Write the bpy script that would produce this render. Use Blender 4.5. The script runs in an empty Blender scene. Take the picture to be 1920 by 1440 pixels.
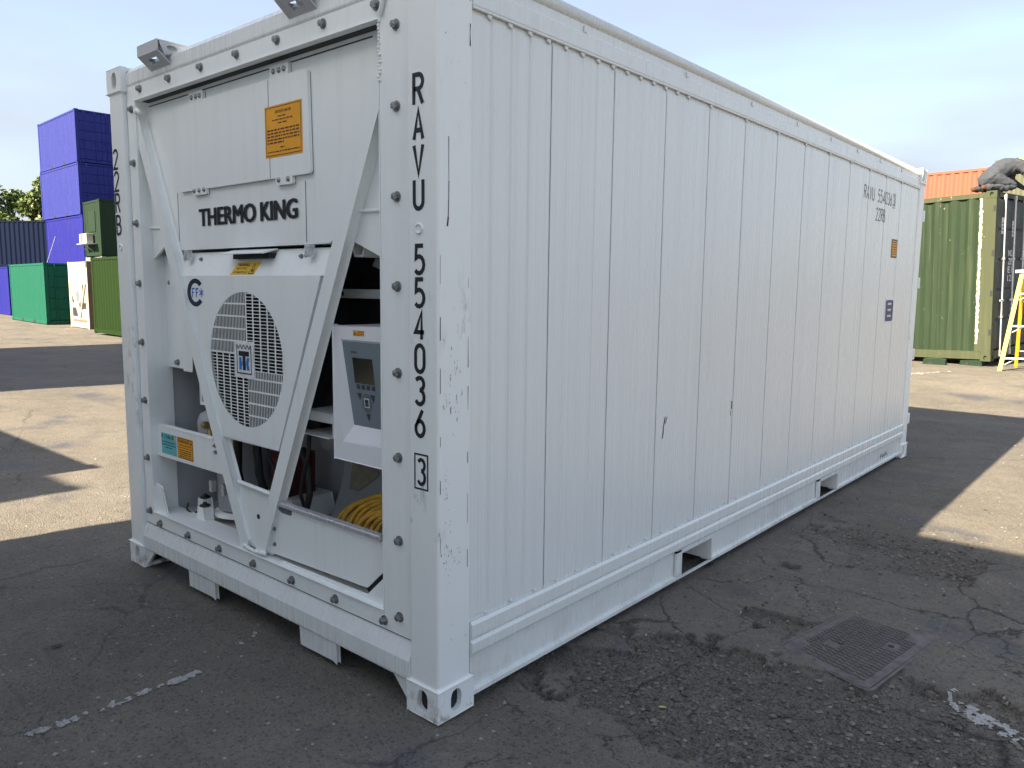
import bpy, bmesh, math, random
import numpy as np
from mathutils import Vector, Matrix
from mathutils.geometry import tessellate_polygon

random.seed(7)
SC = bpy.context.scene
COL = SC.collection

# ------------------------------------------------------------------ camera, sky, sun, exposure
cam_data = bpy.data.cameras.new('camera')
cam = bpy.data.objects.new('camera', cam_data)
COL.objects.link(cam)
cam_data.sensor_fit = 'HORIZONTAL'
cam_data.sensor_width = 36.0
cam_data.lens = 1448.1 / 1920 * 36.0
cam_data.clip_start = 0.05
cam_data.clip_end = 3000.0
YAW, PITCH, ROLL = -0.7099, -0.1241, 0.0112
fw = Vector((math.sin(YAW) * math.cos(PITCH), math.cos(YAW) * math.cos(PITCH), math.sin(PITCH)))
rt = fw.cross(Vector((0, 0, 1))).normalized()
up = rt.cross(fw)
cr, sr = math.cos(ROLL), math.sin(ROLL)
rt, up = cr * rt + sr * up, -sr * rt + cr * up
M3 = Matrix((rt, up, -fw)).transposed()
cam.matrix_world = Matrix.Translation((1.8308, -1.7562, 1.5181)) @ M3.to_4x4()
SC.camera = cam

SUN = Vector((-0.70, -3.45, 2.591)).normalized()       # towards the sun
EL = math.asin(SUN.z)
AZ = math.atan2(SUN.x, SUN.y)
world = bpy.data.worlds.new('World')
SC.world = world
world.use_nodes = True
wn = world.node_tree
wn.nodes.clear()
sky = wn.nodes.new('ShaderNodeTexSky')
sky.sky_type = 'NISHITA'
sky.sun_disc = False
sky.sun_elevation = EL
sky.sun_rotation = AZ
sky.altitude = 50
sky.air_density = 1.0
sky.dust_density = 3.0
sky.ozone_density = 0.6
bg = wn.nodes.new('ShaderNodeBackground')
bg.inputs['Strength'].default_value = 0.088
wo = wn.nodes.new('ShaderNodeOutputWorld')
# thin high cloud drawn over the whole sky
tc = wn.nodes.new('ShaderNodeTexCoord')
mp = wn.nodes.new('ShaderNodeMapping')
mp.inputs['Scale'].default_value = (1.2, 1.2, 5.0)
nz = wn.nodes.new('ShaderNodeTexNoise')
nz.inputs['Scale'].default_value = 1.6
nz.inputs['Detail'].default_value = 3
nz.inputs['Roughness'].default_value = 0.55
rp = wn.nodes.new('ShaderNodeMapRange')
rp.inputs['From Min'].default_value = 0.36
rp.inputs['From Max'].default_value = 0.70
rp.inputs['To Min'].default_value = 0.42
rp.inputs['To Max'].default_value = 0.88
mxs = wn.nodes.new('ShaderNodeMix')
mxs.data_type = 'RGBA'
mxs.inputs['B'].default_value = (1.70, 1.80, 2.05, 1)
wn.links.new(tc.outputs['Generated'], mp.inputs['Vector'])
wn.links.new(mp.outputs[0], nz.inputs['Vector'])
wn.links.new(nz.outputs['Fac'], rp.inputs['Value'])
wn.links.new(rp.outputs[0], mxs.inputs['Factor'])
wn.links.new(sky.outputs[0], mxs.inputs['A'])
wn.links.new(mxs.outputs['Result'], bg.inputs['Color'])
wn.links.new(bg.outputs[0], wo.inputs['Surface'])

sd = bpy.data.lights.new('sun', 'SUN')
sd.energy = 5.0
sd.angle = math.radians(0.53)
sd.color = (1.0, 0.845, 0.62)
so = bpy.data.objects.new('sun', sd)
so.rotation_euler = (-SUN).to_track_quat('-Z', 'Y').to_euler()
so.location = (0, 0, 20)
COL.objects.link(so)

SC.view_settings.view_transform = 'Standard'
SC.view_settings.look = 'None'
SC.view_settings.exposure = 2.12
SC.view_settings.gamma = 1.0
SC.render.engine = 'CYCLES'
SC.cycles.use_denoising = True
SC.cycles.max_bounces = 6
SC.cycles.use_adaptive_sampling = True
SC.cycles.adaptive_threshold = 0.02

# ------------------------------------------------------------------ node helper and materials
class NT:
    def __init__(self, name):
        self.m = bpy.data.materials.new(name)
        self.m.use_nodes = True
        self.t = self.m.node_tree
        self.b = self.t.nodes['Principled BSDF']
        self.out = self.t.nodes['Material Output']
    def put(self, sock, v):
        if hasattr(v, 'node'):
            self.t.links.new(v, sock)
        elif isinstance(v, (tuple, list)) and len(v) == 3 and sock.type == 'RGBA':
            sock.default_value = (*v, 1)
        else:
            sock.default_value = v
    def n(self, typ, props=None, **inp):
        nd = self.t.nodes.new('ShaderNode' + typ)
        for k, v in (props or {}).items():
            setattr(nd, k, v)
        for k, v in inp.items():
            self.put(nd.inputs[int(k[1:])] if k[0] == '_' and k[1:].isdigit() else nd.inputs[k.replace('_', ' ')], v)
        return nd
    def obj(self, scale=(1, 1, 1)):
        c = self.n('TexCoord')
        return self.n('Mapping', _0=c.outputs['Object'], Scale=scale).outputs[0]
    def noise(self, vec, scale, detail=4, rough=0.55, dist=0.0):
        return self.n('TexNoise', Vector=vec, Scale=scale, Detail=detail, Roughness=rough, Distortion=dist).outputs['Fac']
    def voro(self, vec, scale, feature='F1', rnd=1.0):
        return self.n('TexVoronoi', {'feature': feature}, Vector=vec, Scale=scale, Randomness=rnd)
    def ramp(self, v, a, b, lo=0.0, hi=1.0):
        return self.n('MapRange', _0=v, _1=a, _2=b, _3=lo, _4=hi).outputs[0]
    def mix(self, f, a, b, mode='MIX'):
        nd = self.n('Mix', {'data_type': 'RGBA', 'blend_type': mode})
        self.put(nd.inputs['Factor'], f)
        self.put(nd.inputs['A'], a)
        self.put(nd.inputs['B'], b)
        return nd.outputs['Result']
    def math(self, op, a, b=0.0):
        return self.n('Math', {'operation': op}, _0=a, _1=b).outputs[0]
    def attr(self, name):
        return self.n('Attribute', {'attribute_name': name}).outputs['Fac']
    def sep(self, vec):
        return self.n('SeparateXYZ', _0=vec).outputs
    def set(self, **k):
        for a, v in k.items():
            self.put(self.b.inputs[a.replace('_', ' ')], v)
    def bump(self, h, strength=0.3, dist=0.01, normal=None):
        nd = self.n('Bump', Height=h, Strength=strength, Distance=dist)
        if normal is not None:
            self.t.links.new(normal, nd.inputs['Normal'])
        return nd.outputs[0]

MATS = {}
def paint(name, rgb, rough=0.42, var=0.10, streak=0.12, dirt=(0.30, 0.28, 0.25), chip=0.0, chipcol=(0.25, 0.12, 0.06), grime=0.0, wave=0.0, chipscale=14, spec=0.5):
    if name in MATS:
        return MATS[name]
    k = NT(name)
    v = k.obj()
    n1 = k.noise(v, 2.3, 5)
    col = k.mix(k.ramp(n1, 0.3, 0.7, 0, var), rgb, tuple(c * 0.72 for c in rgb))
    if streak:
        sv = k.obj((14, 14, 0.55))
        s = k.noise(sv, 1.5, 5, 0.6)
        col = k.mix(k.ramp(s, 0.50, 0.78, 0, streak), col, dirt)
    if grime:
        z = k.sep(k.obj())[2]
        g = k.math('MULTIPLY', k.ramp(z, 0.0, 0.45, 1, 0), k.ramp(k.noise(v, 5.0, 6, 0.65), 0.42, 0.7, 0, 1))
        col = k.mix(k.math('MULTIPLY', g, grime), col, (0.17, 0.14, 0.11))
    if chip:
        c1 = k.noise(k.obj((1, 1, 0.6)), chipscale, 6, 0.7)
        c2 = k.noise(v, 1.7, 2)
        cm = k.math('MULTIPLY', k.ramp(c1, 0.70 - chip * 0.12, 0.72 - chip * 0.12), k.ramp(c2, 0.5, 0.58))
        col = k.mix(cm, col, chipcol)
    k.set(Base_Color=col, Roughness=k.ramp(k.noise(v, 9, 3), 0.3, 0.7, rough - 0.06, rough + 0.10))
    k.b.inputs['Specular IOR Level'].default_value = spec
    if wave:
        k.set(Normal=k.bump(k.noise(k.obj((1.4, 1.4, 0.8)), 3.0, 1), wave, 0.02))
    MATS[name] = k.m
    return k.m

def plain(name, rgb, rough=0.5, metal=0.0, var=0.15, scale=30, bump=0.1):
    if name in MATS:
        return MATS[name]
    k = NT(name)
    v = k.obj()
    n1 = k.noise(v, scale, 4)
    k.set(Base_Color=k.mix(k.ramp(n1, 0.3, 0.7), tuple(c * (1 - var) for c in rgb), tuple(min(1, c * (1 + var)) for c in rgb)),
          Roughness=rough, Metallic=metal)
    if bump > 0.1:
        k.set(Normal=k.bump(n1, bump, 0.004))
    MATS[name] = k.m
    return k.m

def white_paint():
    k = NT('white_container_paint')
    v = k.obj()
    base = (0.755, 0.785, 0.770)
    col = k.mix(k.ramp(k.noise(v, 1.6, 4), 0.3, 0.7, 0, 0.16), base, (0.66, 0.69, 0.69))
    s = k.noise(k.obj((34, 34, 0.10)), 1.0, 2, 0.6)
    col = k.mix(k.ramp(s, 0.46, 0.72, 0, 0.15), col, (0.46, 0.48, 0.51))
    s2 = k.noise(k.obj((150, 150, 0.25)), 1.0, 1, 0.6)
    col = k.mix(k.ramp(s2, 0.55, 0.75, 0, 0.12), col, (0.34, 0.33, 0.32))
    z = k.sep(v)[2]
    low = k.math('MULTIPLY', k.ramp(z, 0.02, 0.30, 1, 0), k.ramp(k.noise(v, 7, 6, 0.68), 0.46, 0.70))
    col = k.mix(k.math('MULTIPLY', low, 0.30), col, (0.24, 0.20, 0.15))
    k.set(Base_Color=col, Roughness=k.ramp(s, 0.3, 0.7, 0.20, 0.34))
    nrm = k.bump(k.noise(k.obj((1.3, 1.3, 0.6)), 1.7, 1), 0.30, 0.02)
    k.set(Normal=nrm)
    MATS['white'] = k.m
    # the same paint on the corner posts, scraped through to the primer in places
    k2 = NT('scraped_white_post_paint')
    v = k2.obj()
    col = k2.mix(k2.ramp(k2.noise(v, 1.9, 4), 0.3, 0.7, 0, 0.16), (0.81, 0.845, 0.83), (0.73, 0.76, 0.755))
    sc_ = k2.noise(k2.obj((1, 1, 0.33)), 26, 7, 0.72)
    zone = k2.math('MULTIPLY', k2.ramp(k2.noise(k2.obj((0.6, 0.6, 1)), 2.6, 2), 0.54, 0.64), k2.ramp(k2.sep(v)[2], 1.35, 1.6, 1, 0.15))
    grey = k2.math('MULTIPLY', k2.ramp(sc_, 0.55, 0.60), zone)
    col = k2.mix(k2.math('MULTIPLY', grey, 0.45), col, (0.33, 0.35, 0.36))
    dark = k2.math('MULTIPLY', k2.ramp(sc_, 0.665, 0.69), zone)
    col = k2.mix(dark, col, (0.035, 0.032, 0.03))
    z = k2.sep(v)[2]
    low = k2.math('MULTIPLY', k2.ramp(z, 0.0, 0.10, 1, 0), k2.ramp(k2.noise(v, 16, 6, 0.68), 0.46, 0.62))
    col = k2.mix(k2.math('MULTIPLY', low, 0.9), col, (0.16, 0.11, 0.07))
    k2.set(Base_Color=col, Roughness=0.42)
    MATS['post'] = k2.m
white_paint()
MATS['inner'] = paint('unit_white_paint', (0.83, 0.865, 0.85), 0.45, 0.12, 0.10)
MATS['recess'] = paint('recess_shade_paint', (0.42, 0.44, 0.46), 0.5, 0.15, 0.15)  # white bay paint darkened: the shade inside is put into the colour
MATS['inner_dirty'] = paint('dusty_unit_paint', (0.58, 0.57, 0.56), 0.55, 0.25, 0.10, chip=0.9, chipcol=(0.14, 0.12, 0.10), chipscale=20)
MATS['dark'] = plain('condenser_black', (0.012, 0.012, 0.014), 0.7)
MATS['steel'] = plain('weathered_bolt_steel', (0.30, 0.31, 0.31), 0.42, 0.85, 0.35, 60, 0.3)
MATS['galv'] = plain('scuffed_galvanised_steel', (0.62, 0.63, 0.64), 0.38, 0.6, 0.25, 90, 0.3)
MATS['black'] = plain('black_vinyl', (0.010, 0.012, 0.016), 0.5, 0, 0.1)
MATS['gap'] = plain('dark_gap_sealant', (0.05, 0.05, 0.05), 0.8)
MATS['orange'] = plain('orange_sticker', (0.80, 0.36, 0.012), 0.5, 0, 0.06, 15, 0.02)
MATS['yellow'] = plain('yellow_sticker', (0.78, 0.50, 0.02), 0.5, 0, 0.06, 15, 0.02)
MATS['cyan'] = plain('cyan_sticker', (0.12, 0.46, 0.50), 0.5, 0, 0.06, 15, 0.02)
MATS['brown_ink'] = plain('brown_print', (0.10, 0.035, 0.008), 0.6)
MATS['teal_ink'] = plain('teal_print', (0.0, 0.06, 0.08), 0.6)
MATS['blue_ink'] = plain('logo_blue', (0.010, 0.17, 0.55), 0.5)
MATS['navy_ink'] = plain('logo_navy', (0.012, 0.025, 0.05), 0.5)
MATS['logo_white'] = plain('logo_white', (0.74, 0.75, 0.76), 0.5)
MATS['keypad'] = plain('keypad_grey', (0.17, 0.21, 0.24), 0.42, 0, 0.04, 20, 0.02)
MATS['key'] = plain('key_dark_grey', (0.035, 0.045, 0.055), 0.5)
MATS['keycirc'] = plain('key_mid_grey', (0.10, 0.13, 0.15), 0.5)
MATS['screen'] = plain('display_glass', (0.018, 0.022, 0.018), 0.15, 0, 0.05)
MATS['box'] = paint('control_box_plastic', (0.72, 0.73, 0.75), 0.5, 0.05, 0.0)
MATS['grey_part'] = plain('compressor_grey', (0.42, 0.43, 0.45), 0.5, 0, 0.12, 12)
MATS['red_part'] = plain('dark_red_casing', (0.08, 0.012, 0.012), 0.55)
MATS['cable'] = plain('yellow_cable_rubber', (0.52, 0.30, 0.03), 0.55, 0, 0.22, 25, 0.15)
MATS['rubber'] = plain('black_rubber', (0.02, 0.02, 0.02), 0.6)
MATS['brass'] = plain('brass_valve', (0.45, 0.36, 0.14), 0.4, 0.7)
MATS['tan_patch'] = plain('tan_foam', (0.30, 0.27, 0.20), 0.8)

# ------------------------------------------------------------------ geometry helper
class MB:
    def __init__(self):
        self.v, self.f, self.s = [], [], []
    def add(self, vs, fs, smooth=False):
        o = len(self.v)
        self.v += [tuple(p) for p in vs]
        for q in fs:
            self.f.append(tuple(i + o for i in q))
            self.s.append(smooth)
        return self
    def box(self, x0, x1, y0, y1, z0, z1):
        vs = [(x, y, z) for x in (x0, x1) for y in (y0, y1) for z in (z0, z1)]
        return self.add(vs, [(0, 1, 3, 2), (4, 6, 7, 5), (0, 4, 5, 1), (2, 3, 7, 6), (0, 2, 6, 4), (1, 5, 7, 3)])
    def prism(self, poly, axis, a, b, holes=()):
        """polygon in the plane across `axis`, drawn out from a to b.  axis y: (x,z)  x: (y,z)  z: (x,y)"""
        def P(p, t):
            return {'y': (p[0], t, p[1]), 'x': (t, p[0], p[1]), 'z': (p[0], p[1], t)}[axis]
        loops = [list(poly)] + [list(h) for h in holes]
        flat = [p for lp in loops for p in lp]
        n = len(flat)
        vs = [P(p, a) for p in flat] + [P(p, b) for p in flat]
        fs = []
        if holes:
            tris = tessellate_polygon([[Vector((p[0], p[1], 0)) for p in lp] for lp in loops])
            for t in tris:
                fs.append(tuple(t))
                fs.append(tuple(n + i for i in reversed(t)))
        else:
            fs.append(tuple(range(n)))
            fs.append(tuple(reversed(range(n, 2 * n))))
        o = 0
        for lp in loops:
            m = len(lp)
            for i in range(m):
                j = (i + 1) % m
                fs.append((o + i, o + j, n + o + j, n + o + i))
            o += m
        return self.add(vs, fs)
    def tube(self, path, r, n=8, cap=True, smooth=True, closed=False):
        path = [Vector(p) for p in path]
        rs = r if isinstance(r, (list, tuple)) else [r] * len(path)
        vs, fs = [], []
        m = len(path)
        prev = None
        for i, p in enumerate(path):
            if closed:
                t = path[(i + 1) % m] - path[i - 1]
            else:
                t = path[min(i + 1, m - 1)] - path[max(i - 1, 0)]
            t.normalize()
            if prev is None:
                a = Vector((0, 0, 1)) if abs(t.z) < 0.9 else Vector((1, 0, 0))
                u = t.cross(a).normalized()
            else:
                u = (prev - t * prev.dot(t)).normalized()
            prev = u
            w = t.cross(u)
            for k in range(n):
                an = 2 * math.pi * k / n
                vs.append(p + (u * math.cos(an) + w * math.sin(an)) * rs[i])
        for i in range(m if closed else m - 1):
            for k in range(n):
                a, b = i * n + k, i * n + (k + 1) % n
                c, d = ((i + 1) % m) * n + (k + 1) % n, ((i + 1) % m) * n + k
                fs.append((a, b, c, d))
        self.add(vs, fs, smooth)
        if cap and not closed:
            self.add(vs[:n], [tuple(reversed(range(n)))])
            self.add(vs[-n:], [tuple(range(n))])
        return self
    def lathe(self, prof, centre, n=20, axis='z'):
        """prof: list of (radius, height)"""
        vs, fs = [], []
        for r, h in prof:
            for k in range(n):
                a = 2 * math.pi * k / n
                c, s = r * math.cos(a), r * math.sin(a)
                p = {'z': (c, s, h), 'y': (c, h, s), 'x': (h, c, s)}[axis]
                vs.append((centre[0] + p[0], centre[1] + p[1], centre[2] + p[2]))
        for i in range(len(prof) - 1):
            for k in range(n):
                fs.append((i * n + k, i * n + (k + 1) % n, (i + 1) * n + (k + 1) % n, (i + 1) * n + k))
        self.add(vs, fs, True)
        self.add(vs[:n], [tuple(reversed(range(n)))])
        self.add(vs[-n:], [tuple(range(n))])
        return self
    def quad(self, pts):
        return self.add(pts, [tuple(range(len(pts)))])
    def mesh(self, name, mat, off=(0, 0, 0)):
        me = bpy.data.meshes.new(name)
        me.from_pydata([(x - off[0], y - off[1], z - off[2]) for x, y, z in self.v], [], self.f)
        me.polygons.foreach_set('use_smooth', self.s)
        if mat is not None:
            me.materials.append(mat)
        me.update()
        return me
    def build(self, name, mat, parent=None, bevel=0.0, off=None, seg=2):
        if off is None:
            off = base_of(parent)
        o = bpy.data.objects.new(name, self.mesh(name, mat, off))
        COL.objects.link(o)
        o.parent = parent
        if bevel:
            b = o.modifiers.new('bevel', 'BEVEL')
            b.width = bevel
            b.segments = seg
            b.limit_method = 'ANGLE'
            b.angle_limit = math.radians(40)
        return o

BASE = {}
def base_of(p):
    while p is not None:
        if p.name in BASE:
            return BASE[p.name]
        p = p.parent
    return (0, 0, 0)

def thing(name, label, cat, loc=(0, 0, 0), rot=(0, 0, 0), group=None, world_parts=False):
    o = bpy.data.objects.new(name, None)
    o.empty_display_size = 0.3
    COL.objects.link(o)
    o.location = loc
    o.rotation_euler = rot
    o['label'] = label
    o['category'] = cat
    if group:
        o['group'] = group
    if world_parts:
        BASE[o.name] = tuple(loc)
    return o

def tag(o, label=None, cat=None, group=None, kind=None):
    if label: o['label'] = label
    if cat: o['category'] = cat
    if group: o['group'] = group
    if kind: o['kind'] = kind
    return o

def place(me, name, parent, loc, mat=None, rot=(0, 0, 0)):
    o = bpy.data.objects.new(name, me)
    COL.objects.link(o)
    o.parent = parent
    b = base_of(parent)
    o.location = (loc[0] - b[0], loc[1] - b[1], loc[2] - b[2])
    o.rotation_euler = rot
    return o

def ellipse(cx, cy, rx, ry, n=24, a0=0.0):
    return [(cx + rx * math.cos(a0 + 2 * math.pi * i / n), cy + ry * math.sin(a0 + 2 * math.pi * i / n)) for i in range(n)]
def slot(cx, cy, w, h, n=6):
    """upright rounded slot"""
    r = w / 2
    p = [(cx + r * math.cos(math.pi * i / n), cy + h / 2 - r + r * math.sin(math.pi * i / n)) for i in range(n + 1)]
    p += [(cx - r * math.cos(math.pi * i / n), cy - h / 2 + r - r * math.sin(math.pi * i / n)) for i in range(n + 1)]
    return p

# lettering: strokes of even width, laid flat on a wall
def arc(cx, cy, rx, ry, a0, a1, n=7):
    return [(cx + rx * math.cos(math.radians(a0 + (a1 - a0) * i / n)), cy + ry * math.sin(math.radians(a0 + (a1 - a0) * i / n))) for i in range(n + 1)]
GL = {
 'R': [[(0, 0), (0, 1)] + arc(.26, .76, .24, .24, 90, -90) + [(0, .52)], [(.24, .52), (.5, 0)]],
 'A': [[(0, 0), (.25, 1), (.5, 0)], [(.09, .31), (.41, .31)]],
 'V': [[(0, 1), (.25, 0), (.5, 1)]],
 'U': [[(0, 1)] + arc(.25, .25, .25, .25, 180, 360, 10) + [(.5, 1)]],
 'B': [[(0, 0), (0, 1)] + arc(.24, .77, .22, .23, 90, -90) + [(0, .54)], [(0.2, .54)] + arc(.24, .27, .26, .27, 90, -90) + [(0, 0)]],
 '0': [arc(.25, .72, .25, .28, 0, 180, 9) + arc(.25, .28, .25, .28, 180, 360, 9) + [(.5, .72)]],
 '2': [arc(.25, .75, .25, .25, 165, -35, 9) + [(0, 0), (.5, 0)]],
 '3': [arc(.24, .77, .24, .23, 150, -90, 9), arc(.24, .27, .26, .27, 90, -150, 9)],
 '4': [[(.36, 0), (.36, 1), (0, .27), (.5, .27)]],
 '5': [[(.46, 1), (.07, 1), (.04, .55)] + arc(.22, .31, .28, .31, 110, -140, 9)],
 '6': [[(.40, 1), (.08, .48)] + arc(.25, .29, .25, .29, 150, -210, 14)],
}
def ribbon(mb, pts, w, to3, lift):
    n = len(pts)
    P = [Vector(p) for p in pts]
    L, R_ = [], []
    for i in range(n):
        if i == 0: d0 = d1 = (P[1] - P[0]).normalized()
        elif i == n - 1: d0 = d1 = (P[-1] - P[-2]).normalized()
        else:
            d0 = (P[i] - P[i - 1]).normalized()
            d1 = (P[i + 1] - P[i]).normalized()
        n0, n1 = Vector((-d0.y, d0.x)), Vector((-d1.y, d1.x))
        m = n0 + n1
        m = m.normalized() if m.length > 1e-6 else n0
        k = min(1.9, 1 / max(0.3, m.dot(n0)))
        ext = Vector((0, 0))
        L.append(P[i] + m * w / 2 * k)
        R_.append(P[i] - m * w / 2 * k)
    for i in range(n - 1):
        mb.quad([to3(q, lift) for q in (L[i], L[i + 1], R_[i + 1], R_[i])])
def strokes(mb, text, x, z, h, cw, pitch, w, to3, vertical=False):
    for i, ch in enumerate(text):
        if ch in GL:
            ox, oz = (x, z - i * pitch) if vertical else (x + i * pitch, z)
            for j, st in enumerate(GL[ch]):
                pts = [(ox + p[0] / 0.5 * cw, oz + p[1] * h) for p in st]
                pp = [pts[0]]
                for q in pts[1:]:
                    if (Vector(q) - Vector(pp[-1])).length > 1e-4: pp.append(q)
                ribbon(mb, pp, w, to3, 0.0004 * j)
def font(text, box, to3, name, mat, parent, bold=0.0, lift=0.0, shifts=(0.0,)):
    cu = bpy.data.curves.new('t', 'FONT')
    cu.body = text
    cu.offset = bold
    cu.resolution_u = 3
    ob = bpy.data.objects.new('t', cu)
    COL.objects.link(ob)
    dg = bpy.context.evaluated_depsgraph_get()
    me = bpy.data.meshes.new_from_object(ob.evaluated_get(dg))
    bpy.data.objects.remove(ob)
    co = np.array([v.co[:] for v in me.vertices])
    a, b = co.min(0), co.max(0)
    x0, z0, x1, z1 = box
    mb = MB()
    for i, (sh, sz) in enumerate([(q, 0.0) if not isinstance(q, tuple) else q for q in shifts]):
        mb.add([to3((x0 + sh + (c[0] - a[0]) / (b[0] - a[0]) * (x1 - x0), z0 + sz + (c[1] - a[1]) / (b[1] - a[1]) * (z1 - z0)), lift + .0003 * i) for c in co],
               [tuple(p.vertices) for p in me.polygons])
    bpy.data.meshes.remove(me)
    return mb.build(name, mat, parent)
def F3(y):
    return lambda p, l=0.0: (p[0], y - l, p[1])
def S3(x):
    return lambda p, l=0.0: (x + l, p[0], p[1])
def flat(mb, poly, to3, l=0.0):
    return mb.quad([to3(p, l) for p in poly])
def rect(x0, z0, x1, z1):
    return [(x0, z0), (x1, z0), (x1, z1), (x0, z1)]
def frame_rect(mb, x0, z0, x1, z1, w, to3, l=0.0):
    flat(mb, rect(x0, z0, x1, z0 + w), to3, l)
    flat(mb, rect(x0, z1 - w, x1, z1), to3, l)
    flat(mb, rect(x0, z0 + w, x0 + w, z1 - w), to3, l)
    flat(mb, rect(x1 - w, z0 + w, x1, z1 - w), to3, l)
def print_lines(mb, x0, x1, z, h, to3, seed, l=0.0):
    """a line of print too small to read: word-long dashes"""
    r = random.Random(seed)
    x = x0
    while x < x1 - 0.004:
        w = min(r.uniform(0.010, 0.030), x1 - x)
        flat(mb, rect(x, z, x + w, z + h), to3, l)
        x += w + 0.005

# smooth value noise for the ground
def vnoise(x, y, seed=0):
    xi, yi = np.floor(x).astype(np.int64), np.floor(y).astype(np.int64)
    xf, yf = x - xi, y - yi
    def h(a, b):
        n = (a * 374761393 + b * 668265263 + seed * 1442695041) & 0xFFFFFFFF
        n = ((n ^ (n >> 13)) * 1274126177) & 0xFFFFFFFF
        return ((n ^ (n >> 16)) & 0xFFFF) / 65535.0
    u, v = xf * xf * (3 - 2 * xf), yf * yf * (3 - 2 * yf)
    return (h(xi, yi) * (1 - u) + h(xi + 1, yi) * u) * (1 - v) + (h(xi, yi + 1) * (1 - u) + h(xi + 1, yi + 1) * u) * v
def fbm(x, y, seed=0, octv=4, gain=0.5):
    a, s, t = 1.0, 0.0, 0.0
    for i in range(octv):
        s = s + a * vnoise(x * 2 ** i, y * 2 ** i, seed + i * 17)
        t += a
        a *= gain
    return s / t
def sstep(a, b, x):
    t = np.clip((x - a) / (b - a), 0, 1)
    return t * t * (3 - 2 * t)

# ------------------------------------------------------------------ ground
def lay(x, y):
    """big swells of the yard: flat under the white container, up to the far right, down to the far left"""
    return 0.25 * sstep(9, 13, y) * sstep(-9, -4, x) - 0.25 * sstep(10, 28, -x)
def fields(x, y):
    broken = np.clip(sstep(-0.35, 0.25, x) * (1 - sstep(3.0, 3.6, y + .25 * (x - .7))), 0, 1)
    n = fbm(x * 1.35 + 3.1, y * 1.35 + 7.7, 3, 7, 0.55)
    layer = sstep(0.4935, 0.4975, n)
    n2 = fbm(x * 1.7 + 11.3, y * 1.7 + 2.1, 9, 5, 0.55)
    layer2 = sstep(0.555, 0.560, n2)
    loose = (1 - layer) * broken * sstep(0.35, 0.6, fbm(x * 1.2, y * 1.2, 21, 3))
    return broken, layer, layer2, loose
def height(x, y):
    broken, layer, layer2, loose = fields(x, y)
    amp = 0.003 + 0.026 * broken
    h = -amp * (1 - layer) - 0.006 * broken * (1 - layer2)
    h = h - 0.012 * broken * fbm(x * 2.3, y * 2.3, 31, 3)
    h = h + (0.003 + 0.006 * broken) * (fbm(x * 18, y * 18, 41, 2) - 0.6) + 0.010 * loose * (vnoise(x * 55, y * 55, 51) - 0.7)
    cu, cv = (x - .905) * .945 + (y - 1.66) * -.327, (x - .905) * .14 + (y - 1.66) * .99
    near = 1 - sstep(0.0, 0.13, np.maximum(np.maximum(np.abs(cu) - .20, np.abs(cv) - .34), 0))
    h = h * (1 - near) + near * (-.007 + .4 * np.maximum(h + .02, -.012))
    return lay(x, y) + np.minimum(h, 0.0) - 0.001
def hz(x, y):
    return float(height(np.array([x], float), np.array([y], float))[0])

def lines(segs):
    out = []
    for a, b, n in segs:
        out += list(np.linspace(a, b, n, endpoint=False))
    return np.array(out + [segs[-1][1]])
gx = lines([(-900, -120, 8), (-120, -40, 10), (-40, -12, 28), (-12, -4.6, 74), (-4.6, -2.6, 90), (-2.6, 0.0, 110), (0.0, 2.6, 170), (2.6, 6, 40), (6, 40, 24), (40, 600, 8)])
gy = lines([(-300, -12, 10), (-12, -1.6, 24), (-1.6, 0.0, 75), (0.0, 3.6, 235), (3.6, 6.4, 120), (6.4, 12, 90), (12, 40, 40), (40, 1500, 12)])
X, Y = np.meshgrid(gx, gy, indexing='ij')
Z = height(X, Y)
far = np.clip(np.maximum(np.abs(X) - 60, np.abs(Y) - 60) / 40, 0, 1)
Z = Z * (1 - far)
br, la, la2, lo = fields(X, Y)
nx_, ny_ = len(gx), len(gy)
verts = np.stack([X.ravel(), Y.ravel(), Z.ravel()], 1)
ii = np.arange(nx_ * ny_).reshape(nx_, ny_)
quads = np.stack([ii[:-1, :-1].ravel(), ii[1:, :-1].ravel(), ii[1:, 1:].ravel(), ii[:-1, 1:].ravel()], 1)
gm = bpy.data.meshes.new('ground')
gm.vertices.add(len(verts))
gm.vertices.foreach_set('co', verts.ravel())
gm.loops.add(quads.size)
gm.loops.foreach_set('vertex_index', quads.ravel().astype(np.int32))
gm.polygons.add(len(quads))
gm.polygons.foreach_set('loop_start', np.arange(0, quads.size, 4, dtype=np.int32))
gm.polygons.foreach_set('loop_total', np.full(len(quads), 4, dtype=np.int32))
gm.update(calc_edges=True)
for nm, arr in (('layer', la), ('layer2', la2), ('loose', lo), ('broken', br)):
    at_ = gm.attributes.new(nm, 'FLOAT', 'POINT')
    at_.data.foreach_set('value', arr.ravel().astype(np.float32))
gm.polygons.foreach_set('use_smooth', np.ones(len(quads), dtype=bool))
ground = bpy.data.objects.new('ground', gm)
COL.objects.link(ground)
ground['kind'] = 'structure'
ground['label'] = 'worn cracked tarmac of the container yard'

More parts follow.
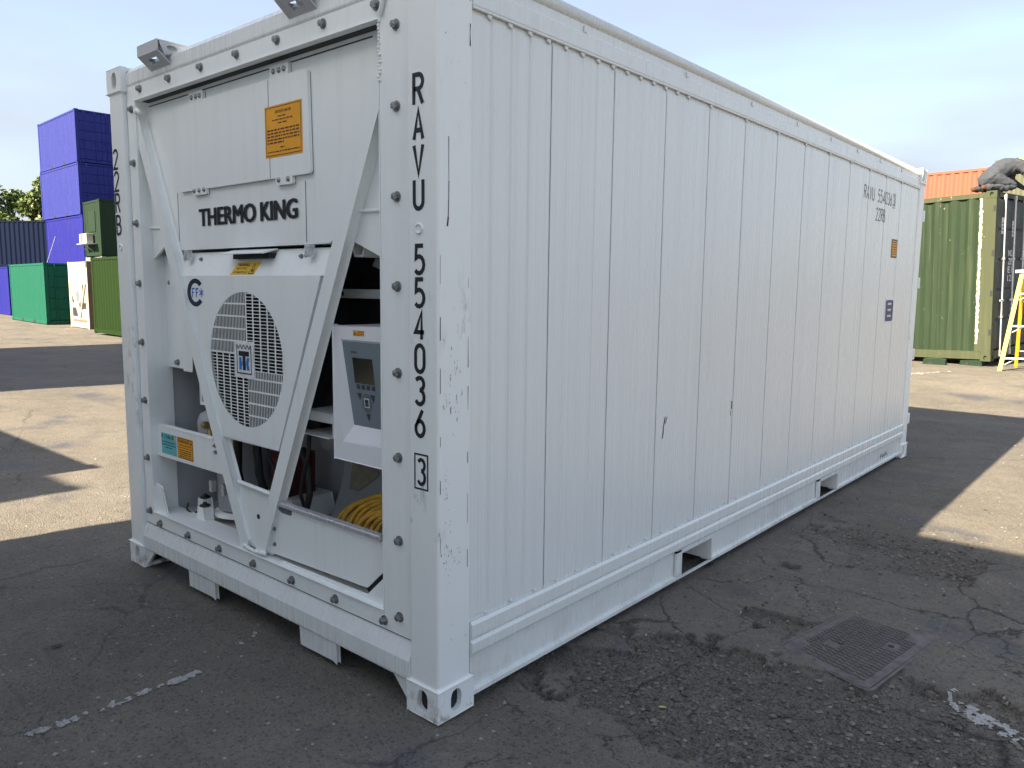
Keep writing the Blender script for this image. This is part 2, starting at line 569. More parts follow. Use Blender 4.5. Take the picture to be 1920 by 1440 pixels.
def ground_mat():
    k = NT('worn_tarmac')
    v = k.obj()
    layer, layer2, loose, broken = (k.attr(a) for a in ('layer', 'layer2', 'loose', 'broken'))
    big = k.noise(v, 0.55, 5, 0.6)
    med = k.noise(v, 4.5, 5, 0.65)
    fine = k.noise(v, 60, 2, 0.7)
    col = k.mix(k.ramp(big, 0.35, 0.68), (0.121, 0.111, 0.094), (0.165, 0.151, 0.128))
    col = k.mix(k.ramp(med, 0.40, 0.66, 0, 0.42), col, (0.082, 0.077, 0.071))
    col = k.mix(k.math('MULTIPLY', k.ramp(layer, 0, 1, 1, 0), k.ramp(broken, 0, 1, 0.2, 0.34)), col, (0.082, 0.076, 0.068))
    col = k.mix(k.math('MULTIPLY', loose, 0.12), col, (0.061, 0.056, 0.053))
    # pale dust drifted over the open yard
    dust = k.ramp(k.noise(k.obj((1, 1.6, 1)), 0.9, 5, 0.6), 0.40, 0.70, 0, 0.45)
    col = k.mix(dust, col, (0.192, 0.169, 0.139))
    edge = k.math('MULTIPLY', k.math('MULTIPLY', layer, k.math('SUBTRACT', 1.0, layer)), k.math('MULTIPLY', broken, 1.3))  # dark line painted along slab edges, imitating the shade at their steps
    col = k.mix(edge, col, (0.018, 0.017, 0.017))
    # damp oily stains
    st = k.math('MULTIPLY', k.ramp(k.noise(k.obj((1, 1.3, 1)), 1.15, 3, 0.5), 0.56, 0.70), 0.7)
    col = k.mix(st, col, (0.053, 0.058, 0.076))
    sc1 = k.noise(k.obj((1.0, 7.0, 1)), 1.3, 6, 0.7)
    col = k.mix(k.ramp(sc1, 0.56, 0.72, 0, 0.40), col, (0.045, 0.044, 0.046))
    sc2 = k.noise(k.obj((6.0, 1.0, 1)), 2.1, 6, 0.72)
    col = k.mix(k.ramp(sc2, 0.60, 0.74, 0, 0.30), col, (0.243, 0.226, 0.205))
    # the stone in the tarmac
    vo = k.voro(v, 95)
    rnd = k.sep(vo.outputs['Color'])[0]
    stone = k.math('MULTIPLY', k.ramp(rnd, 0.72, 0.92), k.ramp(vo.outputs['Distance'], 0.30, 0.45, 1, 0))
    col = k.mix(k.math('MULTIPLY', stone, k.ramp(med, 0.35, 0.65, 0.85, 0.25)), col, (0.255, 0.241, 0.220))
    col = k.mix(k.math('MULTIPLY', k.ramp(rnd, 0.0, 0.25, 1, 0), 0.45), col, (0.021, 0.020, 0.024))
    vo2 = k.voro(v, 34)
    r2 = k.sep(vo2.outputs['Color'])[1]
    chip = k.math('MULTIPLY', k.ramp(r2, 0.93, 0.95), k.ramp(vo2.outputs['Distance'], 0.18, 0.26, 1, 0))
    col = k.mix(k.math('MULTIPLY', chip, 0.75), col, (0.340, 0.339, 0.339))
    # cracks
    wob = k.n('Mix', {'data_type': 'VECTOR', 'factor_mode': 'UNIFORM'}, Factor=0.16)
    nv = k.n('TexNoise', Vector=v, Scale=2.6, Detail=5, Roughness=0.7)
    k.t.links.new(v, wob.inputs[4]); k.t.links.new(nv.outputs['Color'], wob.inputs[5])
    ce = k.voro(wob.outputs[1], 0.62, 'DISTANCE_TO_EDGE').outputs['Distance']
    wid = k.ramp(k.noise(v, 1.3, 2), 0.44, 0.74, 0.0, 0.016)
    crack = k.n('MapRange', _0=ce, _1=0.0, _2=wid, _3=1.0, _4=0.0).outputs[0]
    ce2 = k.voro(wob.outputs[1], 1.9, 'DISTANCE_TO_EDGE').outputs['Distance']
    wid2 = k.ramp(k.noise(v, 1.0, 2), 0.38, 0.70, 0.0, 0.026)
    crack2 = k.n('MapRange', _0=ce2, _1=0.0, _2=wid2, _3=1.0, _4=0.0).outputs[0]
    crack = k.math('MAXIMUM', k.math('MULTIPLY', crack, k.ramp(broken, 0, 1, 0.55, 1.0)), k.math('MULTIPLY', crack2, broken))
    col = k.mix(k.math('MULTIPLY', crack, 0.85), col, (0.015, 0.015, 0.016))
    rough = k.ramp(st, 0, 0.7, 0.88, 0.62)
    k.set(Base_Color=col, Roughness=rough)
    k.b.inputs['Specular IOR Level'].default_value = 0.35
    h = k.math('ADD', k.math('MULTIPLY', fine, 0.5), k.math('MULTIPLY', k.ramp(vo.outputs['Distance'], 0, 0.5, 1, 0), k.ramp(loose, 0, 1, 0.5, 1.3)))
    k.set(Normal=k.bump(h, 0.9, 0.012))
    return k.m
gm.materials.append(ground_mat())

# loose stones lying on the broken ground beside the container
def stones(n, seed, region, size, name, mat, weight=True):
    r = np.random.RandomState(seed)
    base = np.array([(1, 0, 0), (-1, 0, 0), (0, 1, 0), (0, -1, 0), (0, 0, 1), (0, 0, -1)], float)
    fc = [(0, 2, 4), (2, 1, 4), (1, 3, 4), (3, 0, 4), (2, 0, 5), (1, 2, 5), (3, 1, 5), (0, 3, 5)]
    px = r.uniform(region[0], region[1], n * 6)
    py = r.uniform(region[2], region[3], n * 6)
    b_, l_, l2_, lo_ = fields(px, py)
    pr_ = 0.03 + 0.35 * (1 - l_) * b_ + 0.9 * lo_
    keep = r.uniform(0, 1, len(px)) < (pr_ if weight else 1.0)
    keep &= ~((px > -2.5) & (px < 0.02) & (py > -0.02))
    px, py = px[keep][:n], py[keep][:n]
    pz = height(px, py)
    vs, fs = [], []
    for i in range(len(px)):
        s = size[0] + (size[1] - size[0]) * r.uniform() ** 6
        q = base * r.uniform(0.6, 1.15, (6, 3)) * s
        q[:, 2] *= 0.6
        a = r.uniform(0, 6.28)
        c, d = math.cos(a), math.sin(a)
        q = np.stack([q[:, 0] * c - q[:, 1] * d, q[:, 0] * d + q[:, 1] * c, q[:, 2]], 1) + [px[i], py[i], pz[i] + s * 0.22]
        o = len(vs)
        vs += q.tolist()
        fs += [(a_ + o, b2 + o, c2 + o) for a_, b2, c2 in fc]
    mb = MB(); mb.v, mb.f, mb.s = vs, fs, [False] * len(fs)
    o = mb.build(name, mat)
    o['kind'] = 'stuff'
    return o
def stone_mat(name, a, b):
    k = NT(name)
    g = k.n('NewGeometry').outputs['Random Per Island']
    k.set(Base_Color=k.mix(g, a, b), Roughness=0.9, Normal=k.bump(k.noise(k.obj(), 300, 2), 0.3, 0.002))
    return k.m
tag(stones(20000, 5, (0.03, 2.6, -0.6, 4.5), (0.0022, 0.017), 'gravel', stone_mat('loose_gravel', (0.050, 0.046, 0.042), (0.19, 0.172, 0.15))), 'loose dark grit scattered on the broken tarmac', 'gravel')
tag(stones(2600, 8, (-9.0, 3.4, -1.4, 9.0), (0.003, 0.013), 'grit', stone_mat('pale_grit', (0.10, 0.095, 0.085), (0.36, 0.34, 0.30)), False), 'pale grit specks strewn over the tarmac before the container', 'gravel')

# worn painted lines: only flecks of the paint are left
MATS['roadpaint'] = plain('worn_white_road_paint', (0.33, 0.33, 0.32), 0.85, 0, 0.3, 60, 0.3)
def worn_line(p0, p1, w, seed, dens, name, label, step=0.007):
    p0, p1 = np.array(p0), np.array(p1)
    L = np.linalg.norm(p1 - p0)
    d = (p1 - p0) / L
    nrm_ = np.array([-d[1], d[0]])
    r = np.random.RandomState(seed)
    I, J = np.meshgrid(np.arange(int(L / step)), np.arange(int(w / step)), indexing='ij')
    C = p0 + d * ((I.ravel() + .5) * step)[:, None] + nrm_ * ((J.ravel() + .5) * step - w / 2)[:, None]
    e = np.abs((J.ravel() + .5) * step / w - .5) * 2
    C = C[.55 * fbm(C[:, 0] * 7, C[:, 1] * 7, seed, 3, 0.6) + .45 * fbm(C[:, 0] * 55, C[:, 1] * 55, seed + 5, 2, 0.6) - 0.14 * e * e > dens]
    Q = np.concatenate([C[:, None, :] + d * ((a + r.uniform(-.25, .25, (len(C), 1))) * step * 1.15)[:, :, None] + nrm_ * ((b + r.uniform(-.25, .25, (len(C), 1))) * step * 1.15)[:, :, None]
                        for (a, b) in ((-.5, -.5), (.5, -.5), (.5, .5), (-.5, .5))], 1).reshape(-1, 2)
    zz = height(Q[:, 0], Q[:, 1]) + 0.0035
    mb = MB()
    mb.add([(q[0], q[1], z) for q, z in zip(Q, zz)], [(4 * i, 4 * i + 1, 4 * i + 2, 4 * i + 3) for i in range(len(C))])
    return tag(mb.build(name, MATS['roadpaint']), label, None, 'worn lines painted on the yard', 'structure')
worn_line((-0.99, -1.30), (-0.97, -0.36), 0.05, 4, 0.435, 'painted_line', 'thin broken white line on the tarmac, lower left')
worn_line((-1.02, -0.30), (-1.12, -0.02), 0.06, 14, 0.53, 'painted_line', 'last flecks of the white line by the sill')
worn_line((1.28, 1.46), (1.95, 1.16), 0.11, 6, 0.42, 'painted_line', 'worn white paint stripe right of the manhole cover', 0.008)
worn_line((-0.9, 12.5), (-3.4, 9.2), 0.16, 11, 0.50, 'painted_line', 'pale worn line on the sunlit yard behind', 0.03)

# ------------------------------------------------------------------ the white refrigerated container
W, L, H = 2.438, 6.058, 2.591
RC = thing('refrigerated_container', 'large white refrigerated shipping container with cooling unit in its near end', 'container', (-W / 2, L / 2, 0), world_parts=True)
WH, PO, IN = MATS['white'], MATS['post'], MATS['inner']

# corner castings: a box with an oval hole in each outer face
def casting(x0, x1, y0, y1, z0, z1, fx, fy, parent, mat):
    """fx, fy: which faces carry holes (-1/+1)"""
    t = 0.022
    cx, cy, cz = (x0 + x1) / 2, (y0 + y1) / 2, (z0 + z1) / 2
    mb = MB()
    mb.box(x0 + t, x1 - t, y0 + t, y1 - t, z0 + 0.004, z1 - 0.004)
    inner = mb.build('casting_core', MATS['dark'], None, off=base_of(parent))
    mb = MB()
    hole_y = slot(cx, cz, 0.052, 0.082)
    ya, yb = (y0, y0 + t + .006) if fy < 0 else (y1 - t - .006, y1)
    mb.prism(rect(x0, z0, x1, z1), 'y', ya, yb, [hole_y])
    xa, xb = (x0, x0 + t + .006) if fx < 0 else (x1 - t - .006, x1)
    yy0, yy1 = (yb, y1) if fy < 0 else (y0, ya)
    mb.prism(rect(yy0, z0, yy1, z1), 'x', xa, xb, [slot(cy, cz, 0.052, 0.082)])
    xx0, xx1 = (xb, x1) if fx < 0 else (x0, xa)
    mb.box(xx0, xx1, yy0, yy1, z0, z0 + 0.02)
    mb.box(xx0, xx1, yy0, yy1, z1 - 0.02, z1)
    o = mb.build('corner_casting', mat, parent, 0.010, seg=3)
    inner.parent = o
    return o
for x0, x1, fx in ((-W, -W + .162, -1), (-.162, 0, 1)):
    for y0, y1, fy in ((0, .178, -1), (L - .178, L, 1)):
        casting(x0, x1, y0, y1, 0, .118, fx, fy, RC, PO)
        casting(x0, x1, y0, y1, H - .118, H, fx, fy, RC, PO)

# corner posts (open angle sections with rounded outer edge)
e = 0.004
def post(poly, name='corner_post'):
    return MB().prism(poly, 'z', .118, H - .118).build(name, PO, RC, 0.012, seg=3)
post([(-.150, e), (-.004, e), (-.004, .165), (-.024, .165), (-.03, .135), (-.03, .10), (-.09, .10), (-.15, .10)])
post([(-W + .150, e), (-W + .150, .10), (-W + .09, .10), (-W + .03, .10), (-W + .03, .165), (-W + .004, .165), (-W + .004, e)])
post([(-.12, L - e), (-.004, L - e), (-.004, L - .16), (-.12, L - .16)])
post([(-W + .12, L - e), (-W + .004, L - e), (-W + .004, L - .16), (-W + .12, L - .16)])

# long side that faces us: upright sheets with shallow swages
seams = [0.166, .60, 1.02, 1.445, 1.87, 2.285, 2.72, 3.15, 3.585, 4.02, 4.465, 4.90, 5.33, 5.89]
ZB, ZT = 0.312, 2.424
rs = random.Random(3)
MATS['seam'] = plain('grey_seam_sealant', (0.56, 0.575, 0.58), .7, 0, .3, 6, .05)
for a, b in zip(seams[:-1], seams[1:]):
    n = 4
    prof = [(a + .0004, -.0192), (a + .006, -.0168), (a + .012, -.016)]
    for i in range(1, n + 1):
        c = a + (b - a) * i / (n + .25) + rs.uniform(-.004, .004)
        if c > b - .03:
            continue
        d = .0065 if a < .5 else .0030 if a < .9 else rs.uniform(.0003, .0011)
        w_ = .008 if a < .9 else .004
        prof += [(c - w_, -.016), (c - w_ * .2, -.016 - d), (c + w_ * .2, -.016 - d), (c + w_, -.016)]
    prof += [(b - .010, -.016), (b - .003, -.0150), (b - .0004, -.0150), (b - .0002, -.0192)]
    vs, fs = [], []
    zs = [ZB, ZB + .02, .9, 1.5, 2.0, ZT - .02, ZT]
    for k, z in enumerate(zs):
        for y, x in prof:
            vs.append((x if 0 < k < len(zs) - 1 else -.019, y, z))
    m = len(prof)
    for k in range(len(zs) - 1):
        for i in range(m - 1):
            fs.append((k * m + i, k * m + i + 1, (k + 1) * m + i + 1, (k + 1) * m + i))
    mb = MB(); mb.add(vs, fs)
    mb.box(-.045, -.0230, a + .002, b - .002, ZB, ZT)
    if a > .5:
        MB().box(-.0215, -.0150, a - .0042, a + .0026, ZB + .004, ZT - .004).build('panel_sealant', MATS['seam'], RC)
    mb.build('side_panel', WH, RC)
MB().box(-.10, -.046, .17, L - .16, .25, 2.45).build('insulated_wall_core', WH, RC)
# trim strip along the foot of the panels: two rounded steps over the rail
MB().prism([(-.02, .312), (-.008, .318), (.0, .306), (.0, .258), (-.006, .252), (-.006, .246), (.002, .238), (.002, .20), (-.006, .192), (-.06, .192), (-.06, .312)][::-1], 'y', .166, L - .165).build('side_trim', WH, RC, 0.003)
# drip lip and small clips over each swage
mb = MB()
mb.box(-.018, -.004, .166, L - .165, 2.424, 2.432)
mb.build('drip_lip', WH, RC, 0.002)
clip = MB().prism([(-.011, 0), (.011, 0), (.008, -.016), (-.010, -.010)], 'x', -.008, .0)
clipm = clip.mesh('panel_clip', WH)
y = .25
while y < 1.7:
    place(clipm, 'panel_clip', RC, (-.008, y, 2.4235)); y += .107
for yy in seams[4:-1]:
    place(clipm, 'panel_clip', RC, (-.008, yy, 2.4235))
pin = MB().lathe([(.0, .004), (.006, .003), (.007, 0)], (0, 0, 0), 8, 'x').mesh('panel_rivet', WH)
y = .25
while y < 5.7:
    place(pin, 'panel_rivet', RC, (-.010, y, .330)); y += .142
# top rail and rolled roof edge
MB().prism([(-.012, 2.432), (-.006, 2.436), (-.006, 2.495), (-.014, 2.50), (-.014, 2.535), (-.07, 2.56), (-.07, 2.432)], 'y', .162, L - .162).build('top_rail', WH, RC, 0.003)
bead = []
for i in range(13):
    a = math.radians(-70 + 180 * i / 12)
    bead.append((-.026 + .026 * math.cos(a), 2.558 + .026 * math.sin(a)))
bead += [(-.10, 2.583), (-.10, 2.545)]
mbb = MB().prism(bead, 'y', .178, L - .178)
mbb.s = [True if len(f) == 4 else False for f in mbb.f]
mbb.build('roof_edge', WH, RC)
studm = MB().prism([(-.012, -.012), (.012, -.012), (.012, .008), (0, .016), (-.012, .008)], 'x', -.012, .004).mesh('rail_lug', WH)
for y in (.80, 1.62, 2.35, 3.0, 3.6, 4.15, 4.7, 5.3):
    place(studm, 'rail_lug', RC, (-.012, y, 2.515))
MB().box(-W + .1, -.10, .06, L - .06, 2.545, 2.580).build('roof', WH, RC)
# bottom side rail: channel with two fork pockets
def rail(y0, y1):
    mb = MB()
    mb.prism([(-.026, .19), (-.020, .19), (-.020, .058), (-.004, .052), (-.004, .036), (-.07, .036), (-.07, .046), (-.034, .056), (-.026, .19)][:-1], 'y', y0, y1)
    return mb.build('bottom_rail', WH, RC)
rail(.178, 1.735); rail(2.085, 3.765); rail(4.145, L - .178)
for a, b in ((1.735, 2.085), (3.765, 4.145)):
    mb = MB()
    mb.box(-.4, -.004, a - .0, a + .008, .046, .178)
    mb.box(-.4, -.004, b - .008, b - .0, .046, .178)
    mb.box(-.4, -.004, a + .008, b - .008, .168, .178)
    mb.box(-.016, -.004, a - .05, a, .060, .19)
    mb.box(-.05, -.004, a - .05, b + .05, .1785, .1915)
    mb.build('fork_pocket', WH, RC)
    MB().box(-.020, -.006, a - .002, b + .002, .034, .042).build('pocket_strap', WH, RC)
# other walls and floor
MB().box(-W + .02, -W + .06, .166, L - .16, .15, 2.57).build('far_side_wall', WH, RC)
mb = MB()
mb.box(-W + .12, -.12, L - .055, L - .02, .14, 2.5)
mb.build('rear_door', WH, RC, 0.006)
MB().box(-W + .06, -.12, .70, L - .056, .125, .24).build('floor', MATS['inner_dirty'], RC)
mb = MB()
for y in (0.9, 1.5, 2.6, 3.3, 4.6, 5.2):
    mb.box(-W + .06, -.07, y - .04, y + .04, .045, .1245)
mb.build('cross_members', WH, RC)['kind'] = 'stuff'
MB().box(-W + .06, -.10, 1.0, 1.05, .24, 2.54).build('bulkhead', WH, RC)
# door hinges seen edge-on at the far corner
for z in (.35, .95, 1.6, 2.2):
    MB().box(-.03, .006, L - .02, L + .022, z - .05, z + .05).build('door_hinge', WH, RC, 0.005)

MATS['lug'] = paint('grey_lug_paint', (0.50, 0.51, 0.52), 0.5, 0.15, 0.1)
# ---- front end
FL = .030
# front sill with its sloping top
MB().prism([(.034, .246), (.004, .178), (.004, .107), (.016, .100), (.14, .100), (.14, .246)][::-1], 'x', -W + .150, -.150).build('front_sill', WH, RC, 0.006)
for x0, x1 in ((-1.80, -1.55), (-.845, -.60)):
    MB().prism([(x0, .103), (x1, .103), (x1 + .004, .020), (x1 - .02, .028), (x0 + .006, .026)][::-1], 'y', .012, .030).build('sill_skirt', WH, RC, 0.004)
for sx, x in ((1, -W + .162), (-1, -.162)):
    MB().prism([(x, .10), (x + sx * .09, .10), (x, .012)][::sx], 'y', .016, .030).build('sill_gusset', WH, RC, 0.002)
# top header in front of the roof
MB().prism([(.036, 2.495), (.028, 2.50), (.028, 2.560), (.05, 2.588), (.16, 2.588), (.16, 2.495)], 'x', -W + .150, -.150).build('front_header', WH, RC, 0.008, seg=3)
# bolted flange frame
OX0, OX1, OZ0, OZ1 = -2.195, -.318, .318, 2.420
MB().prism(rect(-2.284, .249, -.154, 2.494), 'y', FL, FL + .018, [rect(OX0, OZ0, OX1, OZ1)]).build('unit_flange', IN, RC, 0.003)
mb = MB()
mb.box(-2.284, -.154, FL - .002, FL + .02, .2465, .2488)
mb.box(-.1538, -.151, FL - .004, FL + .02, .25, 2.49)
mb.build('gasket', MATS['gap'], RC)
# inner lip of the frame, a folded edge that runs back into the unit
def lip(x0, x1, z0, z1, y1):
    mb = MB()
    t = .004
    mb.box(x0 - t, x0, FL - .003, y1, z0, z1)
    mb.box(x1, x1 + t, FL - .003, y1, z0, z1)
    mb.box(x0 - t, x1 + t, FL - .010, y1, z0 - t, z0)
    mb.box(x0 - t, x1 + t, FL - .010, y1, z1, z1 + t)
    return mb
lip(OX0 + .0052, OX1 - .0052, OZ0 + .0052, OZ1 - .0052, .16).build('flange_lip', IN, RC, 0.0015)
# bolts: hexagon head on two washers
bm_ = MB()
bm_.lathe([(.0215, 0), (.0215, -.004)], (0, 0, 0), 16, 'y')
bm_.lathe([(.0165, -.004), (.0165, -.009)], (0, 0, 0), 16, 'y')
bm_.prism(ellipse(0, 0, .0145, .0145, 6, .3), 'y', -.009, -.021)
bm_.lathe([(.010, -.021), (.007, -.0235)], (0, 0, 0), 10, 'y')
boltm = bm_.mesh('bolt', MATS['steel'])
def bolt(x, z, y=FL, s=1.0, parent=None, name='bolt'):
    o = place(boltm, name, parent or RC, (x, y, z), rot=(rs.uniform(-.05, .05), rs.uniform(0, 6), rs.uniform(-.05, .05)))
    o.scale = (s * .88, s * .88, s * .88)
for i in range(7):
    bolt(-2.132 + i * .300, 2.466)
    bolt(-2.124 + i * .301, .271 + i * .0015)
for z in (2.382, 2.120, 1.822, 1.518, 1.216, .912, .606, .318):
    bolt(-2.236, z)
    bolt(-.231, z)

# upper front panel, lower corners cut back
PY = .085
MB().prism([(OX0, 1.640), (-2.055, 1.709), (-1.96, 1.709), (-1.95, 1.683), (-.70, 1.683), (-.62, 1.715), (OX1, 1.600), (OX1, OZ1), (OX0, OZ1)], 'y', PY, PY + .012).build('upper_panel', IN, RC, 0.002)
MB().box(-1.95, -.70, PY + .012, PY + .10, 1.683, 1.690).build('panel_return', IN, RC)
mb = MB(); mb.box(OX0 + .03, OX1 - .10, PY - .0015, PY, 2.392, 2.397)
mb.box(-1.905, -1.9015, PY - .001, PY, 1.69, 1.955); mb.box(-.845, -.8415, PY - .001, PY, 1.69, 1.93)
mb.build('panel_seam', MATS['gap'], RC)
for x0, x1, z in ((-2.19, -2.09, 1.795), (-.56, -.32, 1.788)):
    MB().tube([(x0, PY - .004, z + .006), (x1, PY - .004, z)], .007, 8).build('weld_seam', IN, RC)
# service hatch with screwed tabs
hz1, hz0 = 2.346, 1.956
hatch = [(-1.86, hz1), (-1.726, hz1), (-1.726, 2.388), (-1.604, 2.388), (-1.604, hz1), (-1.052, hz1), (-1.052, 2.392), (-.926, 2.392), (-.926, hz1), (-.806, hz1), (-.798, hz1 - .008),
         (-.790, hz0 + .008), (-.796, hz0), (-.912, hz0), (-.912, 1.926), (-1.026, 1.926), (-1.030, hz0), (-1.598, hz0), (-1.598, 1.932), (-1.722, 1.932), (-1.722, hz0), (-1.85, hz0)]
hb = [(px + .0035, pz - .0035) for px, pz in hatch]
MB().prism(hb[::-1], 'y', PY - .0022, PY - .0004).build('hatch_shadow_plate', MATS['dark'], RC)  # dark plate shifted right and down, standing in for the hatch's shadow line
MB().box(OX0 + .03, OX1 - .03, .052, PY - .001, OZ1 - .0080, OZ1 - .0056).build('head_strip', MATS['gap'], RC)  # dark strip along the underside of the top lip
HT = MB().prism(hatch[::-1], 'y', PY - .016, PY - .0026).build('service_hatch', IN, RC, 0.003)
sm = MB().lathe([(.011, 0), (.010, -.005), (.005, -.008)], (0, 0, 0), 10, 'y').mesh('hatch_screw', MATS['steel'])
for x, z in ((-1.70, 2.368), (-1.66, 2.367), (-1.625, 2.367), (-1.025, 2.372), (-.985, 2.371), (-.950, 2.371), (-.938, 1.944), (-1.005, 1.944), (-1.615, 1.95), (-1.66, 1.95), (-1.705, 1.95)):
    place(sm, 'hatch_screw', HT, (x, PY - .016, z))
mb = MB(); mb.box(-1.069, -1.066, PY - .0165, PY - .0158, 1.957, 2.345); mb.build('hatch_crease', MATS['gap'], HT)
# orange notice on the hatch
NY = PY - .0175
NO = MB().prism(rect(-1.095, 2.036, -.833, 2.240), 'y', NY, NY + .0012).build('notice', MATS['orange'], RC)
NO['label'] = 'orange printed notice stuck on the hatch'
t3 = F3(NY - .0006)
mb = MB()
frame_rect(mb, -1.088, 2.042, -.840, 2.234, .003, t3)
for i, (a, b) in enumerate(((-1.0, -.945), (-1.04, -.89), (-1.0, -.93))):
    print_lines(mb, a, b, 2.192 - i * .013, .005, t3, i)
for i in range(5):
    print_lines(mb, -1.078, -.852 if i < 4 else -.96, 2.140 - i * .0125, .0062, t3, 10 + i)
print_lines(mb, -.985, -.955, 2.070, .005, t3, 30)
print_lines(mb, -1.076, -.852, 2.055, .005, t3, 31)
mb.build('notice_print', MATS['brown_ink'], NO)
font('AIRTIGHT HEATER', (-1.02, 2.207, -.905, 2.2185), t3, 'notice_heading', MATS['brown_ink'], NO, 0.02)
for wd, xa, xb in (('THERMO', -1.694, -1.212), ('KING', -1.168, -.901)):
    font(wd, (xa, 1.788, xb, 1.866), F3(PY - .002), 'lettering', MATS['black'], RC, 0.0, 0.0, ((-.0078, .001), (-.0078, -.001), (-.0040, .0015), (-.0040, -.0015), (0, .0015), (0, -.0015), (.0040, .0015), (.0040, -.0015), (.0078, .001), (.0078, -.001)))

# V braces
def brace(xt, zt, xb, zb, y0, y1, xlim, w=.047):
    """square tube, its head cut flush with the frame at x = xlim"""
    d = Vector((xb - xt, zb - zt)).normalized()
    n = Vector((-d.y, d.x)) * w / 2
    p = []
    for s_ in (1, -1):
        top, bot = Vector((xt, zt)) + n * s_, Vector((xb, zb)) + n * s_
        k = (xlim - bot.x) / (top.x - bot.x)
        p.append((bot + (top - bot) * k, bot))
    poly = [tuple(p[0][0]), tuple(p[0][1]), tuple(p[1][1]), tuple(p[1][0])]
    ar = sum(poly[i][0] * poly[(i + 1) % 4][1] - poly[(i + 1) % 4][0] * poly[i][1] for i in range(4))
    return MB().prism(poly if ar > 0 else poly[::-1], 'y', y0, y1).build('brace', IN, RC, 0.011, seg=3)
brace(-.272, 2.345, -1.182, .335, .0375, .0835, -.3245)
brace(-2.222, 2.345, -1.312, .345, .0375, .0835, -2.1885)
# weld lumps where the braces meet the frame
def lumps(pts, r, name='weld_bead'):
    mb = MB()
    for i, p in enumerate(pts):
        q = r * rs.uniform(.7, 1.25)
        mb.lathe([(q * .4, -q * .9), (q * .9, -q * .45), (q, 0), (q * .9, q * .45), (q * .4, q * .9)], p, 8)
    return mb.build(name, IN, RC)
lumps([(-.318 + rs.uniform(-.005, .005), .028, 2.41 - i * .012) for i in range(17)], .0055)
lumps([(-2.19 + i * .006, .028, 2.372 - abs(i - 3) * .004) for i in range(8)], .012)
lumps([(-1.30 + i * .012, .03, .332 + abs(i - 7) * .0015) for i in range(15)], .009)
lumps([(-.52 - i * .0055, .082, 1.76 - i * .012) for i in range(9)], .010)
MB().tube([(-.31, .024, 2.425), (-.296, .02, 2.44), (-.285, .02, 2.475), (-.268, .022, 2.50)], .008, 8).build('drain_pipe', IN, RC)
# gusset at the foot of the V
MB().prism([(-1.372, .612), (-1.385, .48), (-1.335, .335), (-1.11, .335), (-1.05, .60), (-1.12, .606)][::-1], 'y', .060, .072).build('brace_gusset', IN, RC, 0.002)
MB().tube([(-1.365, .052, .622), (-1.10, .052, .612)], .011, 8).build('gusset_lip', IN, RC)
o = MB().lathe([(.012, 0), (.012, -.0012)], (-1.222, .0598, .485), 10, 'y').build('gusset_hole', MATS['dark'], RC)

# fan cover: sloping top strip and flat face with the round louvre
FY = .055
CX, CZ, CR = -1.287, 1.186, .300
face = [(-1.862, 1.556), (-1.80, 1.36), (-1.70, 1.20), (-1.525, .818), (-1.048, .816), (-.722, 1.556)]
ring = [(CX + CR * math.cos(2 * math.pi * i / 64), CZ + CR * math.sin(2 * math.pi * i / 64)) for i in range(64)]
FC = MB().prism(face, 'y', FY, FY + .004, [ring]).build('fan_cover', IN, RC)
MB().prism([(FY, 1.556), (FY + .05, 1.668), (FY + .056, 1.664), (FY + .006, 1.554)], 'x', -1.858, -.690).build('cover_top_strip', IN, FC, 0.001)
MB().prism([(-.722, 1.556), (-1.048, .816), (-1.040, .813), (-.714, 1.554)][::-1], 'y', FY + .0, FY + .05).build('cover_side_fold', IN, FC)
MB().box(-1.525, -1.048, FY + .001, FY + .06, .812, .8155).build('cover_bottom_fold', IN, FC)
# hidden side of the housing, left of the cover
MB().prism([(-1.862, .058), (-1.985, .135), (-1.985, .139), (-1.86, .062)], 'z', 1.095, 1.60).build('cover_left_fold', IN, FC)
MB().prism([(-1.862, 1.556), (-1.862, 1.093), (-1.775, 1.093), (-1.755, 1.30), (-1.70, 1.30), (-1.80, 1.45)], 'y', FY + .002, FY + .006).build('cover_left_wing', IN, FC)
MB().box(-2.19, -1.984, .14, .145, 1.085, 1.66).build('housing_side_panel', IN, RC)
for x, z in ((-2.12, 1.525), (-2.085, 1.115)):
    bolt(x, z, .14, .9, RC, 'panel_bolt')
MB().box(-2.08, -2.03, .11, .138, 1.50, 1.55).build('panel_clip_bracket', IN, RC, .003)
